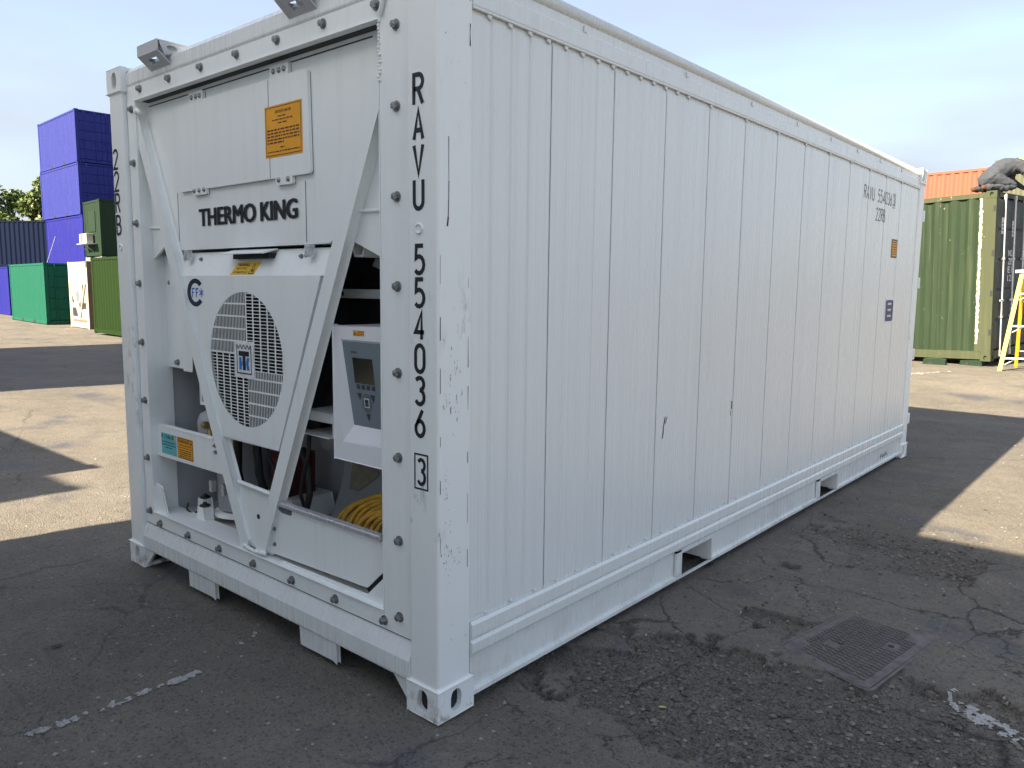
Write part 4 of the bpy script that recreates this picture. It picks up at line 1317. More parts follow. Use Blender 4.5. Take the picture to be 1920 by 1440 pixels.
GS = 'containers standing about the yard'
def container(name, label, mat, corner, rz, z, length=6.058, width=2.438, h=2.591, front='corr', right='doors', tilt=(0, 0), trim=None, cat='container', group=None, detail=True, pockets=False, bars=None):
    """corner: the near right bottom corner. Local x runs along the front wall (0 .. -length), local y away from us."""
    T = thing(name, label, cat, (corner[0], corner[1], z), (0, 0, 0), group or GS)
    T.rotation_mode = 'XYZ'
    T.rotation_euler = (Matrix.Rotation(math.radians(rz), 3, 'Z') @ Matrix.Rotation(math.radians(tilt[0]), 3, 'X') @ Matrix.Rotation(math.radians(tilt[1]), 3, 'Y')).to_euler()
    trim = trim or mat
    B = lambda mb, nm, m=mat, bev=0.0: mb.build(nm, m, T, bev, off=(0, 0, 0))
    # posts and castings share their meshes
    pm = MB().box(0, .15, 0, .15, .118, h - .118).mesh('corner_post', trim)
    cm = MB().prism(rect(0, 0, .162, .118), 'y', 0, .03, [slot(.081, .059, .055, .08)]).prism([(.03, 0), (.178, 0), (.178, .118), (.03, .118)], 'x', 0, .03, [slot(.10, .059, .055, .08)])
    cm.box(.03, .162, .03, .178, .002, .116)
    cmm = cm.mesh('corner_casting', trim)
    for sx in (0, 1):
        for sy in (0, 1):
            x, y = (-length + .006 if sx else -.006), (width - .006 if sy else .006)
            sc = (1 if sx else -1, -1 if sy else 1, 1)
            o = place(pm, 'corner_post', T, (x, y, 0)); o.scale = sc
            for zz in (0, h - .118):
                o = place(cmm, 'corner_casting', T, (-length if sx else 0, width if sy else 0, zz)); o.scale = sc
    # rails
    for nm, z0, z1 in (('bottom_rail', .03, .17), ('top_rail', h - .10, h - .02)):
        for y0, y1 in ((.010, .055), (width - .055, width - .010)):
            B(MB().box(-length + .16, -.16, y0, y1, z0, z1), nm, trim)
        for x0, x1 in ((-.055, -.010), (-length + .010, -length + .055)):
            B(MB().box(x0, x1, .18, width - .18, z0, z1), nm, trim)
    B(MB().box(-length + .02, -.02, .02, width - .02, h - .05, h - .03), 'roof')
    B(MB().box(-length + .05, -.05, .05, width - .05, .10, .15), 'floor')
    # walls
    if front == 'corr':
        B(wall_corr(MB(), -length + .155, -.155, .17, h - .10, 'y', .006), 'side_wall')
    elif front == 'plain':
        B(MB().box(-length + .155, -.155, .03, .06, .17, h - .10), 'end_wall')
    B(wall_corr(MB(), -length + .155, -.155, .17, h - .10, 'y', width - .006, inward=-1), 'side_wall')
    B(wall_corr(MB(), .155, width - .155, .17, h - .10, 'x', -length + .006, inward=1), 'end_wall')
    if right == 'corr':
        B(wall_corr(MB(), .155, width - .155, .17, h - .10, 'x', -.006, inward=-1), 'side_wall')
    elif right == 'doors':
        gapm = .006
        for k in range(2):
            y0, y1 = .16 + k * (width / 2 - .16) + gapm, (width / 2 if k == 0 else width - .16) - gapm
            d = MB()
            nz_ = 5
            zz0, zz1 = .18, h - .11
            for i in range(nz_):
                a, b = zz0 + (zz1 - zz0) * i / nz_, zz0 + (zz1 - zz0) * (i + 1) / nz_
                d.prism([(-.045, a), (-.020, a + .035), (-.020, b - .035), (-.045, b), (-.06, b), (-.06, a)], 'y', y0, y1)
            D = B(d, 'door')
            if detail:
                for f in (.24, .74):
                    yb = y0 + (y1 - y0) * f
                    bar = MB().tube([(.012, yb, .10), (.012, yb, h - .05)], .017, 8).build('locking_bar', bars or trim, D, off=(0, 0, 0))
                    MB().box(-.012, .03, yb - .022, yb + .022, h - .14, h - .045).build('cam_keeper', bars or trim, D, .004, off=(0, 0, 0))
                    MB().box(-.012, .03, yb - .022, yb + .022, .06, .16).build('cam_keeper', bars or trim, D, .004, off=(0, 0, 0))
                    MB().box(.02, .04, yb - .16, yb + .03, 1.02, 1.05).build('door_handle', bars or trim, D, .004, off=(0, 0, 0))
                    for zz in (.75, 1.75):
                        MB().box(-.02, .034, yb - .03, yb + .03, zz - .02, zz + .02).build('bar_bracket', bars or trim, D, .004, off=(0, 0, 0))
    if pockets:
        for c in (-length / 2 - 1.025, -length / 2 + 1.025):
            B(MB().box(c - .18, c + .18, .004, .03, .035, .165), 'fork_pocket', MATS['dark'])
    return T

def cpaint(nm, rgb, **k):
    k.setdefault('spec', .15)
    return paint(nm, tuple(c * .62 for c in rgb), **k)
BLUE = cpaint('blue_container_paint', (0.034, 0.046, 0.30), rough=.5, var=.18, streak=.10, dirt=(.20, .20, .45), chip=.2, chipcol=(.25, .25, .45))
BLUE2 = cpaint('deep_blue_container_paint', (0.018, 0.020, 0.27), rough=.5, var=.15, streak=.10, dirt=(.15, .15, .42))
NAVY = cpaint('navy_container_paint', (0.009, 0.017, 0.048), rough=.6, var=.2, streak=0, spec=.04)
GREEN = cpaint('sea_green_container_paint', (0.008, 0.135, 0.088), rough=.5, var=.15, streak=.10, dirt=(.10, .2, .14))
OLIVE = cpaint('leaf_green_container_paint', (0.016, 0.042, 0.008), rough=.5, spec=.08, var=.15, streak=.10, dirt=(.035, .055, .022))
DKGR = cpaint('bottle_green_container_paint', (0.026, 0.052, 0.032), rough=.5, spec=.08, var=.15, streak=.10, dirt=(.07, .1, .06))
ARMY = cpaint('faded_green_container_paint', (0.031, 0.056, 0.031), rough=.55, var=.30, streak=.28, dirt=(.11, .12, .07), chip=.35, chipcol=(.36, .36, .24))
ARMYP = cpaint('faded_post_paint', (0.082, 0.098, 0.056), rough=.55, var=.30, streak=.20, dirt=(.15, .15, .09), chip=.75, chipcol=(.42, .42, .30), chipscale=9)
DARKD = cpaint('dark_door_paint', (0.080, 0.096, 0.092), rough=.5, var=.25, streak=.25, dirt=(.09, .095, .08), chip=.35, chipcol=(.2, .2, .18))
ORNG = cpaint('orange_container_paint', (0.50, 0.135, 0.088), rough=.55, var=.15, streak=.15, dirt=(.45, .16, .08))
GREYG = cpaint('grey_green_container_paint', (0.155, 0.165, 0.110), rough=.55, var=.2, streak=.2, dirt=(.2, .2, .16))
CREAM = cpaint('cream_reefer_paint', (0.72, 0.68, 0.54), rough=.5, var=.1, streak=.25, dirt=(.45, .36, .2), chip=.2, chipcol=(.2, .1, .04))
RUST = cpaint('rusted_frame_paint', (0.24, 0.16, 0.11), rough=.7, var=.5, streak=.35, dirt=(.09, .05, .03), chip=.7, chipcol=(.5, .44, .34))
GREYW = cpaint('pale_grey_panel_paint', (0.46, 0.46, 0.44), rough=.5, var=.15, streak=.2)
HC = 2.591
# left background
container('shipping_container', 'sea green container on the ground at far left, doors in shade', GREEN, (-34.01, 10.07), -5, -.25, pockets=True)
for i, lb in enumerate(('hidden lowest blue container under the tall blue stack', 'bright blue container just above the sea green one, third from top of stack', 'blue container in the middle of the tall blue stack', 'topmost blue container of the tall stack against the sky')):
    T = container('shipping_container', lb, BLUE2 if i < 2 else BLUE, (-40.43 + (.12 if i == 1 else -.05 * i), 14.06), -3 + (.4 if i == 2 else 0), -.25 + i * HC, pockets=True, group='stack of four blue containers')
container('shipping_container', 'dark navy container under the trees, left of the blue stack', NAVY, (-45.01, 15.28), 36, HC - .25, length=12.19, right='corr', detail=False)
container('shipping_container', 'low container under the navy one, hidden from the yard', NAVY, (-45.01, 15.28), 36, -.25, length=12.19, right='corr', detail=False)
container('shipping_container', 'blue container cut by the left edge of the picture', BLUE2, (-45.17, 12.04), -5, -.25, detail=False)
WR = container('reefer_container', 'cream old reefer with rusty frame standing end-on at left', CREAM, (-29.77, 10.14), -5, -.25, length=2.438, width=6.058, front='plain', right='plainside', trim=CREAM, cat='container')
MB().box(-.004, .004, .02, .20, .0, 2.59).build('rusted_post_face', RUST, WR, off=(0, 0, 0))
MB().box(-.17, -.0045, .0, .0045, 2.35, 2.585).build('rusted_corner_plate', RUST, WR, off=(0, 0, 0))
MB().box(-.06, -.03, .155, 5.9, .17, 2.49).build('side_wall', GREYW, WR, off=(0, 0, 0))
def part(T, mb, nm, m, bev=0.0): return mb.build(nm, m, T, bev, off=(0, 0, 0))
part(WR, MB().box(-2.28, -.16, .012, .029, 1.75, 2.45), 'front_panel', CREAM)
part(WR, MB().box(-2.28, -.16, .012, .029, .18, .38), 'front_panel', CREAM)
for x0, x1, z0, z1 in ((-2.15, -1.75, 1.0, 1.35), (-2.15, -1.5, .45, .8), (-.95, -.35, .75, 1.0), (-.75, -.55, 1.1, 1.7), (-1.25, -1.05, .8, 1.05)):
    part(WR, MB().box(x0, x1, .020, .031, z0, z1), 'unit_opening', MATS['dark'])
for (xa, za, xb, zb) in ((-2.2, 1.75, -1.1, .4), (-.25, 1.75, -1.1, .4)):
    part(WR, MB().tube([(xa, .01, za), (xb, .01, zb)], .05, 6), 'brace', CREAM)
part(WR, MB().box(-.85, -.30, .008, .03, .42, .70), 'unit_cover', MATS['logo_white'])
part(WR, MB().prism(ellipse(-1.35, 1.25, .32, .32, 18), 'y', .014, .03), 'fan_guard', CREAM)
part(WR, MB().prism(ellipse(-1.35, 1.25, .24, .24, 18), 'y', .010, .02), 'fan_opening', MATS['keycirc'])
mb = MB(); [mb.box(-2.0 + i * .16, -1.9 + i * .16, .004, .012, .24, .34) for i in range(11)]; part(WR, mb, 'painted_number', MATS['brown_ink'])['kind'] = 'stuff'
container('shipping_container', 'leaf green container beside the white one, left post', OLIVE, (-20.6, 8.58), -5, -.2, detail=False)
# bottle green cabin container with cooler, on top of another
DG = container('cabin_container', 'bottle green container with white cooling unit, on the upper row', DKGR, (-35.93, 13.16), -5, 2.75, length=2.438, width=6.058, front='corr', right='plainside')
part(DG, MB().box(-.06, -.03, .155, 5.9, .17, 2.49), 'side_wall', DKGR)
part(DG, MB().box(-1.75, -.75, .004, .03, 1.15, 2.10), 'shutter', DKGR, .01)
AC = part(DG, MB().box(-2.05, -.95, -.34, -.04, .62, 1.06), 'cooling_unit', GREYW, .02)
part(AC, MB().prism(ellipse(-1.70, .84, .17, .17, 20), 'y', -.35, -.339), 'fan_guard', MATS['keycirc'])
part(DG, MB().box(-2.1, -.6, -.45, 0, .56, .60), 'unit_shelf', MATS['galv'])
for x in (-1.95, -1.2): part(DG, MB().prism([(-.42, .56), (-.40, .56), (.0, .22), (.0, .27)], 'x', x, x + .04), 'shelf_strut', MATS['galv'])
container('shipping_container', 'container under the bottle green cabin, behind the cream reefer', GREYW, (-35.93, 13.16), -5, -.25, length=2.438, width=6.058, h=2.99, right='corr', detail=False)
tag(MB().tube([(-37.6, 11.4, 2.34), (-37.35, 11.75, 3.6)], .014, 6).build('leaning_pole', GREYW), 'thin white pole leaning on the sea green container roof', 'pole')

# right background
GZ = .344
RG = container('shipping_container', 'faded green container with peeling corner post, worker kneeling on it', ARMY, (-.572, 13.693), -7.71, GZ, h=2.896, tilt=(1.82, -1.79), bars=MATS['galv'], trim=ARMYP)
for o in RG.children:
    if o.name.startswith('door'):
        o.data.materials[0] = DARKD
# peeling sealant along the post
r_ = np.random.RandomState(3)
mb = MB()
zz = .30
while zz < 2.78:
    dz = r_.uniform(.015, .05)
    a, b = -.246 - r_.uniform(.0, .016), -.212 + r_.uniform(-.012, .010)
    mb.quad([(a, .0035, zz), (b, .0035, zz), (b + r_.uniform(-.006, .006), .0035, zz + dz), (a + r_.uniform(-.006, .006), .0035, zz + dz)])
    zz += dz
MATS['sealant'] = plain('peeling_cream_sealant', (0.44, 0.42, 0.31), .8, 0, .25, 30, .3)
part(RG, mb, 'sealant_strip', MATS['sealant'])
part(RG, MB().box(-.26, -.15, .0045, .03, .17, 2.80), 'post_flange', ARMYP)
for zz in (.45, 1.12, 1.80, 2.55):
    part(RG, MB().prism(rect(-.05, zz, -.012, zz + .10), 'y', .0035, .01), 'lashing_slot', MATS['dark'])
for y_, z_, w_, hh in ((.36, 2.18, .09, .28), (.92, 2.14, .09, .28), (.10, .90, .09, .40)):
    PLt = part(RG, MB().box(-.02, -.0175, y_, y_ + w_, z_, z_ + hh), 'placard', MATS['logo_white'])
    mb = MB(); [mb.quad([(-.0165, y_ + .015, z_ + .05 + i * .06), (-.0165, y_ + w_ - .015, z_ + .05 + i * .06), (-.0165, y_ + w_ - .015, z_ + .075 + i * .06), (-.0165, y_ + .015, z_ + .075 + i * .06)]) for i in range(3)]
    part(PLt, mb, 'placard_print', MATS['key'])
mb = MB(); mb.quad([(-.0165, .12, 1.78), (-.0165, .20, 1.78), (-.0165, .16, 1.60)][::-1]); part(RG, mb, 'warning_triangle', MATS['sealant'])
for i, tx in enumerate(('N2', 'ZE', 'E1', '12')):
    font(tx, (.76, 1.80 - i * .145, .76 + .21, 1.91 - i * .145), lambda p, l=0.0: (-.0160 + l, p[0], p[1]), 'lettering', MATS['logo_white'], RG, .01)
def bl(x, y, rz, label, grp=None):
    z0 = hz(x, y)
    o = thing('timber_block', label, 'block', (x, y, z0), (0, 0, rz), 'blocks under the faded green container')
    MB().prism([(-.17, 0), (.17, 0), (.16, .085), (.02, .10), (-.16, .085)], 'y', -.09, .09).build('block_body', DKGR, o, .012, off=(0, 0, 0))
    MB().prism([(-.10, .0), (-.02, .0), (-.04, .05), (-.08, .05)], 'y', -.098, -.088).build('block_notch', MATS['dark'], o, off=(0, 0, 0))
bl(-1.40, 13.55, .1, 'green block under the left part of the faded green container')
bl(-.86, 13.86, -.2, 'block under the near corner of the faded green container')
bl(-.55, 15.5, .3, 'block under the rear of the faded green container')
for i, (lab, m) in enumerate((('grey container under the orange one, hidden behind the faded green container', GREYW), ('bright orange container on the upper row behind the faded green one', ORNG))):
    container('shipping_container', lab, m, (-3.24, 28.25), -6, .30 + i * 2.75, h=2.70 if i == 0 else HC, detail=False)
GC = None
for i, (lab, m) in enumerate((('lower grey green container, hidden behind the faded green one', GREYG), ('grey green container with yellow hazard stripe behind the worker', GREYG))):
    GC = container('shipping_container', lab, m, (2.85, 27.45), -6, .30 + i * 2.75, h=2.70 if i == 0 else 2.75, detail=False)
mb = MB(); mk = MB()
for i in range(9):
    x = -5.85 + i * .14
    (mb if i % 2 else mk).quad([(x, .004, 2.655), (x + .14, .004, 2.655), (x + .22, .004, 2.748), (x + .08, .004, 2.748)])
MATS['hazard'] = plain('hazard_yellow', (.62, .58, .05), .5)
part(GC, mb, 'hazard_stripe_yellow', MATS['hazard'])['kind'] = 'stuff'
part(GC, mk, 'hazard_stripe_black', MATS['black'])['kind'] = 'stuff'

# containers that stand behind and left of the camera and throw the shade
container('shipping_container', 'lower white container behind the viewer, out of the picture', MATS['inner'], (2.09, -5.86), 0, 0, detail=False)  # unseen pair, made white to bounce light onto the cooling unit end
container('shipping_container', 'upper white container behind the viewer, out of the picture', MATS['inner'], (2.09, -5.86), 0, HC, h=2.65, detail=False)
container('shipping_container', 'single green container left of the viewer, out of the picture', DKGR, (-5.55, -5.10), 0, 0, detail=False)
for i in range(2):
    container('shipping_container', ('lower' if i == 0 else 'upper') + ' cream container in the stack left behind the viewer', CREAM, (-5.62, -8.9), 0, i * HC, detail=False)
for i in range(4):
    container('shipping_container', ('lowest', 'second', 'third', 'topmost')[i] + ' navy container in the tall stack out of view at left', NAVY, (-12.2, -6.4), 0, i * HC, length=10.6, detail=False)

# ------------------------------------------------------------------ step ladder
LY = plain('ladder_pale_yellow', (0.62, 0.58, 0.16), .5, 0, .1, 12, .05)
LO = plain('ladder_orange_yellow', (0.62, 0.34, 0.02), .5, 0, .1, 12, .05)
LA = plain('ladder_aluminium', (0.72, 0.73, 0.75), .35, .5, .1, 20, .05)
lz = hz(-.2, 13.2)
LD = thing('step_ladder', 'yellow step ladder with pale treads standing beside the dark container doors', 'ladder', (0, 0, 0), world_parts=True)
A0, A1 = Vector((-.33, 13.05, lz)), Vector((-.185, 13.40, lz + 1.60))      # left front rail
S = Vector((.53, .36, 0))                                                    # way across the ladder
B0, B1 = Vector((-.24, 14.05, lz)), Vector((-.175, 13.48, lz + 1.58))
def rail_(p, q, nm, m, w=.030, d=.022):
    ax = (q - p).normalized(); u = S.normalized(); v = ax.cross(u).normalized()
    mb = MB(); vs = []
    for c in (p, q):
        for a, b in ((-1, -1), (1, -1), (1, 1), (-1, 1)):
            vs.append(c + u * d * a + v * w * b)
    mb.add(vs, [(3, 2, 1, 0), (4, 5, 6, 7), (0, 1, 5, 4), (1, 2, 6, 5), (2, 3, 7, 6), (3, 0, 4, 7)])
    return mb.build(nm, m, LD, .004)
rail_(A0, A1, 'front_rail', LY); rail_(A0 + S, A1 + S * .86, 'front_rail', LY)
rail_(B0, B1, 'rear_rail', LO, .02); rail_(B0 + S, B1 + S * .86, 'rear_rail', LO, .02)
for t in (.13, .46, .79):
    p = A0.lerp(A1, t); q = (A0 + S).lerp(A1 + S * .86, t)
    u = (q - p).normalized(); v = Vector((-u.y, u.x, 0))
    mb = MB(); vs = []
    for c in (p + u * .02, q - u * .02):
        for a, b in ((-.04, -.014), (.04, -.014), (.04, .014), (-.04, .014)):
            vs.append(c + v * a + Vector((0, 0, b)))
    mb.add(vs, [(3, 2, 1, 0), (4, 5, 6, 7), (0, 1, 5, 4), (1, 2, 6, 5), (2, 3, 7, 6), (3, 0, 4, 7)])
    mb.build('tread', LA, LD, .003)
    MB().tube([p + u * .20 - Vector((0, 0, .014)), p + u * .03 - Vector((0, 0, .11))], .010, 6).build('tread_brace', LA, LD)
for t in (.18, .45, .72):
    MB().tube([B0.lerp(B1, t), (B0 + S).lerp(B1 + S * .86, t)], .010, 6).build('rear_strut', LA, LD)
p = A1 + Vector((0, 0, .03))
mb = MB(); u = S.normalized(); v = Vector((-u.y, u.x, 0)); vs = []
for c in (p - u * .05, p + S * .86 + u * .05):
    for a, b in ((-.05, -.03), (.13, -.03), (.13, .025), (-.05, .025)):
        vs.append(c + v * a + Vector((0, 0, b)))
mb.add(vs, [(3, 2, 1, 0), (4, 5, 6, 7), (0, 1, 5, 4), (1, 2, 6, 5), (2, 3, 7, 6), (3, 0, 4, 7)]); mb.build('top_cap', LA, LD, .006)

# ------------------------------------------------------------------ worker kneeling on the faded green container
MATS['overall'] = plain('grey_overalls', (0.036, 0.043, 0.056), .9, 0, .2, 18, .2)
MATS['boot'] = plain('brown_boot', (0.065, 0.030, 0.016), .8)
MATS['skin'] = plain('skin', (0.42, 0.24, 0.16), .55, 0, .05)
MATS['hair'] = plain('dark_hair', (0.03, 0.02, 0.015), .7)
MATS['glove'] = plain('dark_glove', (0.03, 0.03, 0.035), .7)
f_ = Vector((.757, .653, 0)).normalized(); s_ = Vector((-f_.y, f_.x, 0))
K0 = Vector((-.62, 14.17, GZ + 2.896 + .015))
def WP(f, u, s): return K0 + f_ * f + s_ * s + Vector((0, 0, u))
J = {}
def jn(n, f, u, s, r): J[n] = (WP(f, u, s), r)
jn('pelvis', -.33, .27, 0, .185); jn('belly', -.17, .37, 0, .165); jn('chest', .03, .43, 0, .165); jn('upper', .13, .42, 0, .14); jn('neck', .22, .40, 0, .06); jn('head', .30, .36, 0, .085); jn('crown', .37, .31, 0, .085)
for sd, tg in ((-1, 'r'), (1, 'l')):
    jn('hip' + tg, -.34, .21, sd * .10, .145); jn('knee' + tg, .02, .065, sd * .15, .085); jn('shin' + tg, -.18, .065, sd * .15, .062); jn('ankle' + tg, -.42, .06, sd * .14, .050); jn('toe' + tg, -.54, .05, sd * .14, .045)
    jn('sho' + tg, .14, .40, sd * .17, .080); jn('elb' + tg, .21, .22, sd * .23, .058); jn('wri' + tg, .36, .10, sd * .16, .040); jn('palm' + tg, .42, .07, sd * .14, .036)
    for i in range(4):
        jn('f%d' % i + tg + 'a', .46, .05 - .004 * abs(i - 1), sd * (.115 + .018 * i), .011); jn('f%d' % i + tg + 'b', .49 - .006 * abs(i - 1.5), .018, sd * (.112 + .019 * i), .009)
    jn('th' + tg, .44, .045, sd * .085, .011); jn('tht' + tg, .465, .02, sd * .075, .009)
E_ = [('pelvis', 'belly'), ('belly', 'chest'), ('chest', 'upper'), ('upper', 'neck'), ('neck', 'head'), ('head', 'crown')]
for tg in 'rl':
    E_ += [('pelvis', 'hip' + tg), ('hip' + tg, 'knee' + tg), ('knee' + tg, 'shin' + tg), ('shin' + tg, 'ankle' + tg), ('ankle' + tg, 'toe' + tg), ('upper', 'sho' + tg), ('sho' + tg, 'elb' + tg), ('elb' + tg, 'wri' + tg), ('wri' + tg, 'palm' + tg), ('palm' + tg, 'th' + tg), ('th' + tg, 'tht' + tg)]
    for i in range(4):
        E_ += [('palm' + tg, 'f%d' % i + tg + 'a'), ('f%d' % i + tg + 'a', 'f%d' % i + tg + 'b')]
names = list(J)
me = bpy.data.meshes.new('skeleton')
me.from_pydata([J[n][0] for n in names], [(names.index(a), names.index(b)) for a, b in E_], [])
sk_o = bpy.data.objects.new('skeleton', me); COL.objects.link(sk_o)
mod = sk_o.modifiers.new('skin', 'SKIN')
mod.use_smooth_shade = True
for i, n in enumerate(names):
    d = me.skin_vertices[0].data[i]
    d.radius = (J[n][1], J[n][1]); d.use_root = n == 'pelvis'
ss = sk_o.modifiers.new('sub', 'SUBSURF'); ss.levels = 3; ss.render_levels = 3
dg = bpy.context.evaluated_depsgraph_get()
bm2 = bpy.data.meshes.new_from_object(sk_o.evaluated_get(dg))
bpy.data.objects.remove(sk_o)
PN = thing('person', 'worker in grey overalls kneeling bent over on the faded green container', 'person', tuple(WP(-.1, 0, 0)))
off = Vector(PN.location)
vc = np.array([v.co[:] for v in bm2.vertices]); vn = np.array([v.normal[:] for v in bm2.vertices])
wr = (fbm(vc[:, 0] * 9 + vc[:, 2] * 14, vc[:, 1] * 9 - vc[:, 2] * 7, 77, 3) - .5) * .028 + (1 - np.abs(2 * fbm(vc[:, 0] * 13 - vc[:, 2] * 11, vc[:, 1] * 13 + vc[:, 2] * 16, 88, 2) - 1)) ** 4 * .022
rel = np.array([(Vector(c) - K0).dot(f_) for c in vc])
wr = wr * np.where((rel > .22) | (rel < -.45), .1, 1.0)
vc = vc + vn * wr[:, None] - np.array(off)
for v, c in zip(bm2.vertices, vc): v.co = c
bm2.materials.clear()
for nm in ('overall', 'boot', 'skin', 'glove'): bm2.materials.append(MATS[nm])
def loc_(n): return J[n][0] - off
for p in bm2.polygons:
    c = p.center
    f = (c + off - K0).dot(f_); u = (c + off - K0).z
    p.material_index = 1 if (f < -.455 and u < .12) else (2 if f > .235 and u > .24 else (3 if f > .37 and u < .16 else 0))
    p.use_smooth = True
body = bpy.data.objects.new('body', bm2); COL.objects.link(body); body.parent = PN
hm = MB(); c = loc_('crown') + Vector((0, 0, .03)) + f_ * .0
hm.lathe([(.03, .085), (.07, .07), (.095, .02), (.092, -.03)], c, 14); hm.build('hair', MATS['hair'], PN, off=(0, 0, 0))
hd = loc_('head')
for sgn in (-1, 1):
    e_ = hd + f_ * .075 + s_ * sgn * .033 - Vector((0, 0, .035))
    MB().lathe([(.004, -.012), (.012, -.006), (.012, .006), (.004, .012)], e_, 8).build('eye', MATS['logo_white'], PN, off=(0, 0, 0))
    MB().lathe([(.006, -.03), (.018, -.01), (.018, .012), (.006, .028)], hd + f_ * .03 + s_ * sgn * .088, 8).build('ear', MATS['skin'], PN, off=(0, 0, 0))
MB().lathe([(.005, -.03), (.014, -.01), (.008, .02)], hd + f_ * .085 - Vector((0, 0, .05)), 8).build('nose', MATS['skin'], PN, off=(0, 0, 0))
# ------------------------------------------------------------------ manhole cover
MATS['iron'] = plain('worn_cast_iron', (0.105, 0.092, 0.092), .55, .15, .45, 18, .35)
c0, c1, c2, c3 = Vector((.655, 1.40)), Vector((1.045, 1.262)), Vector((1.145, 1.99)), Vector((.775, 2.03))
MC = thing('manhole_cover', 'rectangular cast iron manhole cover with raised tread blocks', 'manhole cover', (.90, 1.66, -.006), world_parts=True)
def quadp(u, v):
    p = c0.lerp(c1, u).lerp(c3.lerp(c2, u), v); return (p.x, p.y)
def rquad(u0, u1, v0, v1, r=.03):
    pts = []
    for cu, cv, a0 in ((u0 + r, v0 + r, 180), (u1 - r, v0 + r, 270), (u1 - r, v1 - r, 0), (u0 + r, v1 - r, 90)):
        for k in range(5):
            a = math.radians(a0 + 90 * k / 4)
            pts.append(quadp(cu + r * math.cos(a), cv + r * .62 * math.sin(a)))
    return pts
MB().prism(rquad(0, 1, 0, 1, .07), 'z', -.03, -.004).build('cover_plate', MATS['iron'], MC, .003)
MB().prism(rquad(-.045, 1.045, -.028, 1.028, .085), 'z', -.05, -.0045, [rquad(-.014, 1.014, -.009, 1.009, .075)]).build('cover_frame', MATS['iron'], MC)
MB().prism(rquad(-.02, 1.02, -.012, 1.012, .08), 'z', -.06, -.034).build('cover_gap_shade', MATS['dark'], MC)  # black plate added below so the gap round the cover looks shaded
du, dv = .062, .030
tr = MB().box(-.0115, .0115, -.0055, .0055, 0, .0042)
ang = math.atan2((c1 - c0).y, (c1 - c0).x)
trm = tr.mesh('tread_block', MATS['iron'])
cnt = 0
for i in range(11):
    for j in range(22):
        u, v = .12 + i * .076, .10 + j * .037
        if (i in (2, 3) and j in (6, 7)) or (i in (8, 9) and j in (13, 14, 15)) or (j > 18 and i > 8) or (i == 0 and j < 4): continue
        p = quadp(u, v + (.006 if i % 2 else 0))
        place(trm, 'tread_block', MC, (p[0], p[1], -.0045), rot=(0, 0, ang)); cnt += 1
for u, v in ((.36, .40), (.75, .62)):
    p = quadp(u, v); MB().lathe([(.014, 0), (.014, .0012)], (p[0], p[1], -.004), 10).build('lifting_hole', MATS['dark'], MC)

# ------------------------------------------------------------------ trees behind the stacks
def leaf_mat(nm, a, b):
    k = NT(nm)
    g = k.n('NewGeometry').outputs['Random Per Island']
    k.set(Base_Color=k.mix(g, a, b), Roughness=.6)
    k.b.inputs['Transmission Weight'].default_value = 0.0
    return k.m
BARK = plain('tree_bark', (.10, .08, .06), .9, 0, .3, 8, .3)
def tree(x, y, h, spread, seed, label, col):
    r = np.random.RandomState(seed)
    T = thing('broadleaf_tree', label, 'tree', (x, y, -.3), group='trees beyond the containers')
    mb = MB()
    mb.tube([(0, 0, 0), (.1, .05, h * .3), (.0, .1, h * .6), (.1, 0, h * .8)], [.28, .22, .14, .05], 8)
    blobs = []
    for i in range(16):
        a = r.uniform(0, 6.28); d = spread * r.uniform(.15, 1) ; z = h * r.uniform(.45, 1.0)
        d *= (1.15 - .75 * abs(z / h - .6) / .4)
        e_ = (d * math.cos(a), d * math.sin(a), z)
        mb.tube([(0, .05, h * .35 + .2 * (z - h * .35)), (e_[0] * .5, e_[1] * .5, z * .85), e_], [.09, .05, .015], 5)
        blobs.append((e_, spread * r.uniform(.24, .46)))
    mb.build('trunk', BARK, T, off=(0, 0, 0))
    vs, fs = [], []
    for (c, rad) in blobs:
        for k in range(820):
            d = r.normal(size=3); d /= np.linalg.norm(d)
            p = np.array(c) + d * rad * r.uniform(.35, 1.08) * np.array([1, 1, .8])
            s = r.uniform(.09, .20)
            t1 = r.normal(size=3); t1 /= np.linalg.norm(t1); t2 = np.cross(t1, r.normal(size=3)); t2 /= np.linalg.norm(t2)
            o = len(vs)
            vs += [tuple(p + t1 * s), tuple(p + t2 * s * .6), tuple(p - t1 * s), tuple(p - t2 * s * .6)]
            fs.append((o, o + 1, o + 2, o + 3))
    m2 = MB(); m2.v, m2.f, m2.s = vs, fs, [False] * len(fs)
    m2.build('crown', col, T, off=(0, 0, 0))
LV = leaf_mat('tree_leaves', (.045, .080, .018), (.14, .19, .045))
tree(-62.5, 19.4, 9.4, 2.7, 1, 'tallest leafy tree beside the blue stack', LV)
tree(-65.5, 16.6, 8.3, 2.9, 2, 'lower leafy tree at the left picture edge', LV)
tree(-64.5, 18.2, 8.0, 2.6, 3, 'bushy tree between the two others above the navy container', LV)
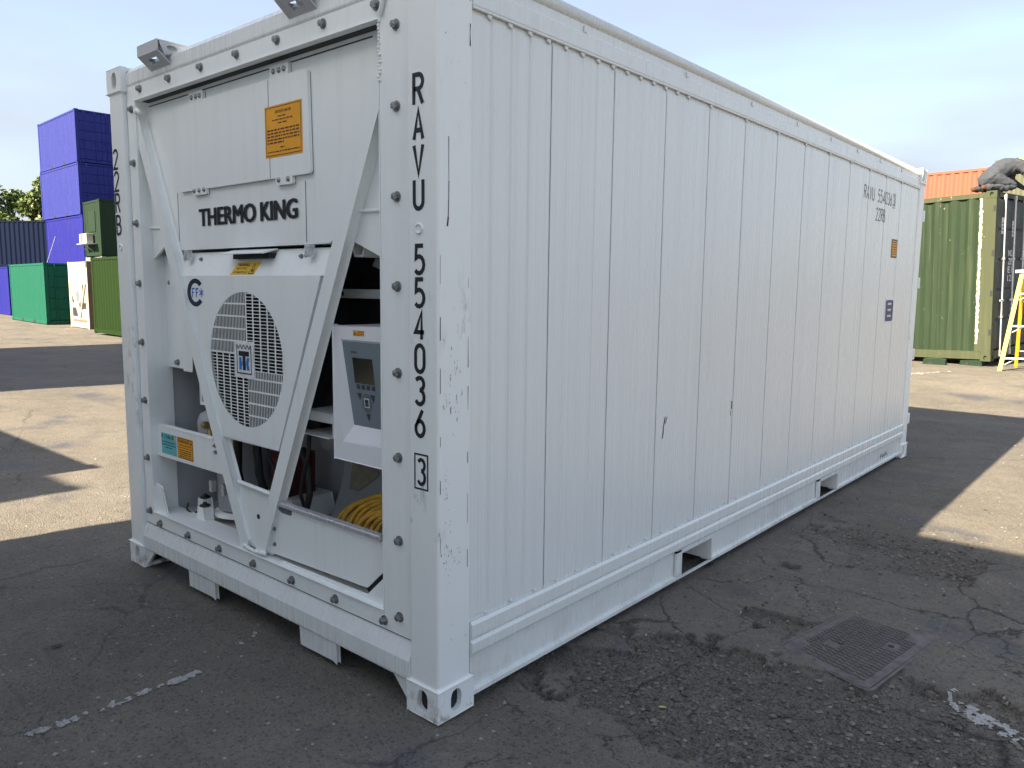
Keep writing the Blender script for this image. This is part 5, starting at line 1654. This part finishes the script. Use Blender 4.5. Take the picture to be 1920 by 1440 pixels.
tree(-63, 21.8, 7.6, 2.2, 4, 'leafy tree mostly hidden behind the blue stack', LV)

# ------------------------------------------------------------------ small things on the ground
LEAF = plain('fallen_leaf', (.42, .40, .10), .6)
def leaf(x, y, s, rz, label, m=LEAF):
    mb = MB()
    vs = []
    for k in range(7):
        t = k / 6 - .5
        w = .5 * math.sin(math.pi * (k + .4) / 6.8)
        for sd in (-1, 0, 1):
            px, py = t * s, sd * w * s * .45
            vs.append((x + px * math.cos(rz) - py * math.sin(rz), y + px * math.sin(rz) + py * math.cos(rz), hz(x, y) + .006 + .25 * abs(sd) * w * s * .5 + .1 * s * t * t))
    fs = []
    for k in range(6):
        for j in range(2): fs.append((k * 3 + j, k * 3 + j + 1, k * 3 + j + 4, k * 3 + j + 3))
    mb.add(vs, fs, True)
    o = mb.build('fallen_leaf', m); tag(o, label, 'leaf', 'leaves fallen on the tarmac')
leaf(.500, .675, .032, .6, 'pale yellow leaf on the tarmac left of the manhole cover')
leaf(-1.86, -.82, .055, .2, 'dry yellow leaf on the tarmac at lower left', plain('dry_leaf', (.32, .22, .06), .7))
leaf(-1.62, -.66, .05, 1.2, 'dark crumpled leaf on the tarmac at left', plain('dark_leaf', (.02, .02, .025), .7))
mb = MB()
mb.tube([(1.50, 2.95, hz(1.50, 2.95) + .012), (1.55, 2.90, hz(1.55, 2.9) + .012), (1.56, 2.80, hz(1.56, 2.8) + .012), (1.49, 2.72, hz(1.49, 2.72) + .012), (1.46, 2.62, hz(1.46, 2.62) + .014), (1.52, 2.52, hz(1.52, 2.52) + .012), (1.62, 2.50, hz(1.62, 2.5) + .012), (1.75, 2.55, hz(1.75, 2.55) + .012)], .006, 6)
tag(mb.build('cable_scrap', plain('grey_cable', (.22, .21, .20), .6)), 'loop of grey cable lying on the broken tarmac at right', 'cable')

tag(stones(380, 31, (.58, .76, 1.40, 2.05), (0.002, 0.007), 'grit', stone_mat('dark_grit', (0.035, 0.031, 0.027), (0.16, 0.14, 0.115)), False), 'dark grit heaped over the left edge of the manhole cover', 'gravel')
